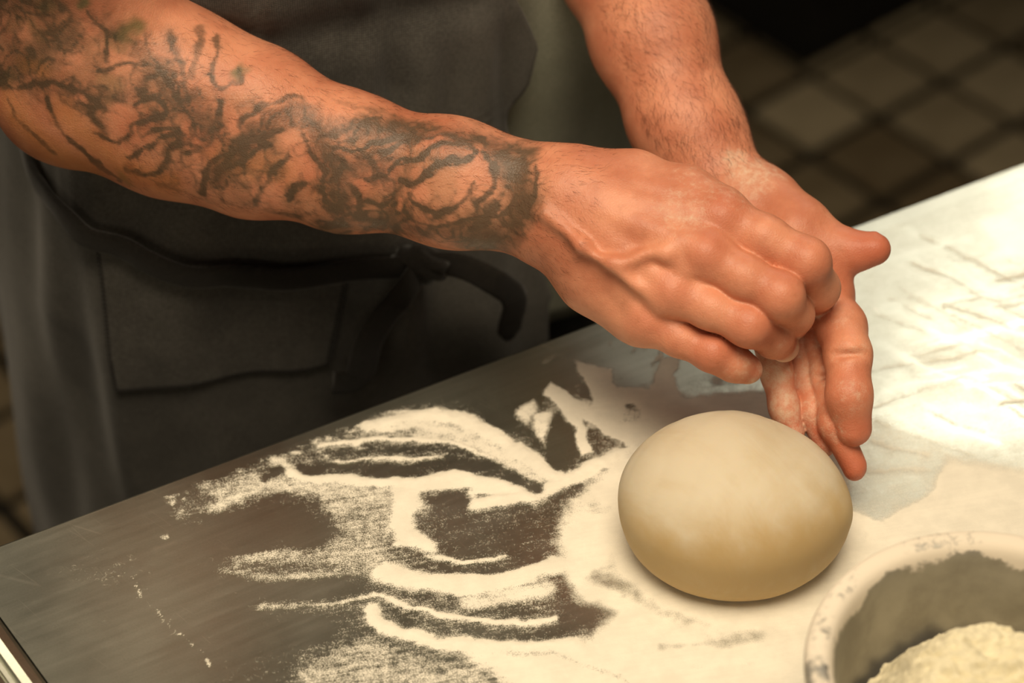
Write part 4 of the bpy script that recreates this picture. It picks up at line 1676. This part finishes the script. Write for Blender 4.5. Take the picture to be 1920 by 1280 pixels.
# pocket patch with its stitching
pa = [on_apron(u, v) for u, v in ((185, 470), (215, 775), (645, 752), (660, 500))]
V = []
for i in range(50):
    for j in range(40):
        s_, t_ = i / 49, j / 39
        top = np.array(pa[0]) * (1 - s_) + np.array(pa[3]) * s_
        bot = np.array(pa[1]) * (1 - s_) + np.array(pa[2]) * s_
        a_, z_ = top * (1 - t_) + bot * t_
        V.append(apron_pt(a_, z_, .0027))
pocket = mesh_obj('pocket', V, grid_quads(50, 40), M['apron'], apron)
md = pocket.modifiers.new('thick', 'SOLIDIFY')
md.thickness = .0005
bm = bmesh.new()
ca, cb, cc, cd = [np.array(q_) for q_ in pa]
for A_, B_, n_ in ((ca, cb, 34), (cb, cc, 60), (cd, cc, 30)):
    for row in (0.0, 1.0):
        for k_ in range(n_):
            mid = ca * .25 + cb * .25 + cc * .25 + cd * .25
            P0 = A_ + (B_ - A_) * (k_ + .15) / n_
            P1 = A_ + (B_ - A_) * (k_ + .75) / n_
            P0 = P0 + (mid - P0) * (.012 + .022 * row)
            P1 = P1 + (mid - P1) * (.012 + .022 * row)
            a3, b3 = apron_pt(*P0, .0036), apron_pt(*P1, .0036)
            c_ = (a3 + b3) / 2
            d_ = b3 - a3
            q_ = Vector(d_).to_track_quat('X', 'Z').to_matrix().to_4x4()
            bmesh.ops.create_cube(bm, size=1, matrix=Matrix.Translation(c_) @ q_ @ Matrix.Diagonal((np.linalg.norm(d_), .0007, .0007, 1)))
st = bm_obj('stitching', bm, M['thread'], apron)
st['kind'] = 'stuff'
# trousers and shoes, below the table top
V, F = [], []
for sx in (-.085, .085):
    path = [tw(sx * .75, -.005, .99), tw(sx * .9, 0, .85), tw(sx, 0, .70), tw(sx, .01, .50), tw(sx * 1.05, -.01, .28), tw(sx * 1.1, 0, .06)]
    v2, f2 = tube(path, [.105, .100, .090, .078, .070, .066], 28)
    F += [tuple(i + len(V) for i in f) for f in f2]
    V += v2
mesh_obj('trousers', V, F, M['trousers'], person)
for sx in (-.093, .093):
    bm = bmesh.new()
    bmesh.ops.create_uvsphere(bm, u_segments=24, v_segments=14, radius=1.0)
    for v in bm.verts:
        x, y, z = v.co
        y2 = y * .135 + .045
        z2 = max(0.0, (z * .055 + .035) * (1.0 - .25 * max(0, y)))
        v.co = Vector(tw(sx + x * .047, y2, z2))
    bm_obj('shoe', bm, M['shoe'], person, True)

# ------------------------------------------------------------------ dark kitchen unit far behind

kc2 = on_z(1508, 132, 0.0)
kw, kd, kh = .80, .70, .86
cab = empty('kitchen_cabinet', (kc2[0], kc2[1], 0))
tag(cab, 'black kitchen cabinet standing on the dark tiled floor behind the table', 'cabinet')


def cb_pt(a, b, z):
    p = kc2[:2] + ta * a + tb * b
    return Vector((p[0], p[1], z))


bm = bmesh.new()
box_bm(bm, cb_pt(kw / 2, kd / 2, .001 + kh / 2), (kw / 2 - .004, kd / 2 - .004, kh / 2), TA, .004)
bm_obj('body', bm, M['black'], cab)
for k_ in range(2):
    bm = bmesh.new()
    box_bm(bm, cb_pt(kw * (.25 + .5 * k_), -.010, .48), (kw / 4 - .006, .010, .36), TA, .004)
    d_ = bm_obj('door', bm, M['black'], cab)
    p = cb_pt(kw * (.44 + .12 * k_), -.045, .55)
    q = cb_pt(kw * (.44 + .12 * k_), -.018, .55)
    V, F = tube([(q[0], q[1], .47), (p[0], p[1], .48), (p[0], p[1], .62), (q[0], q[1], .63)], .006, 10)
    mesh_obj('handle', V, F, M['steel'], d_)
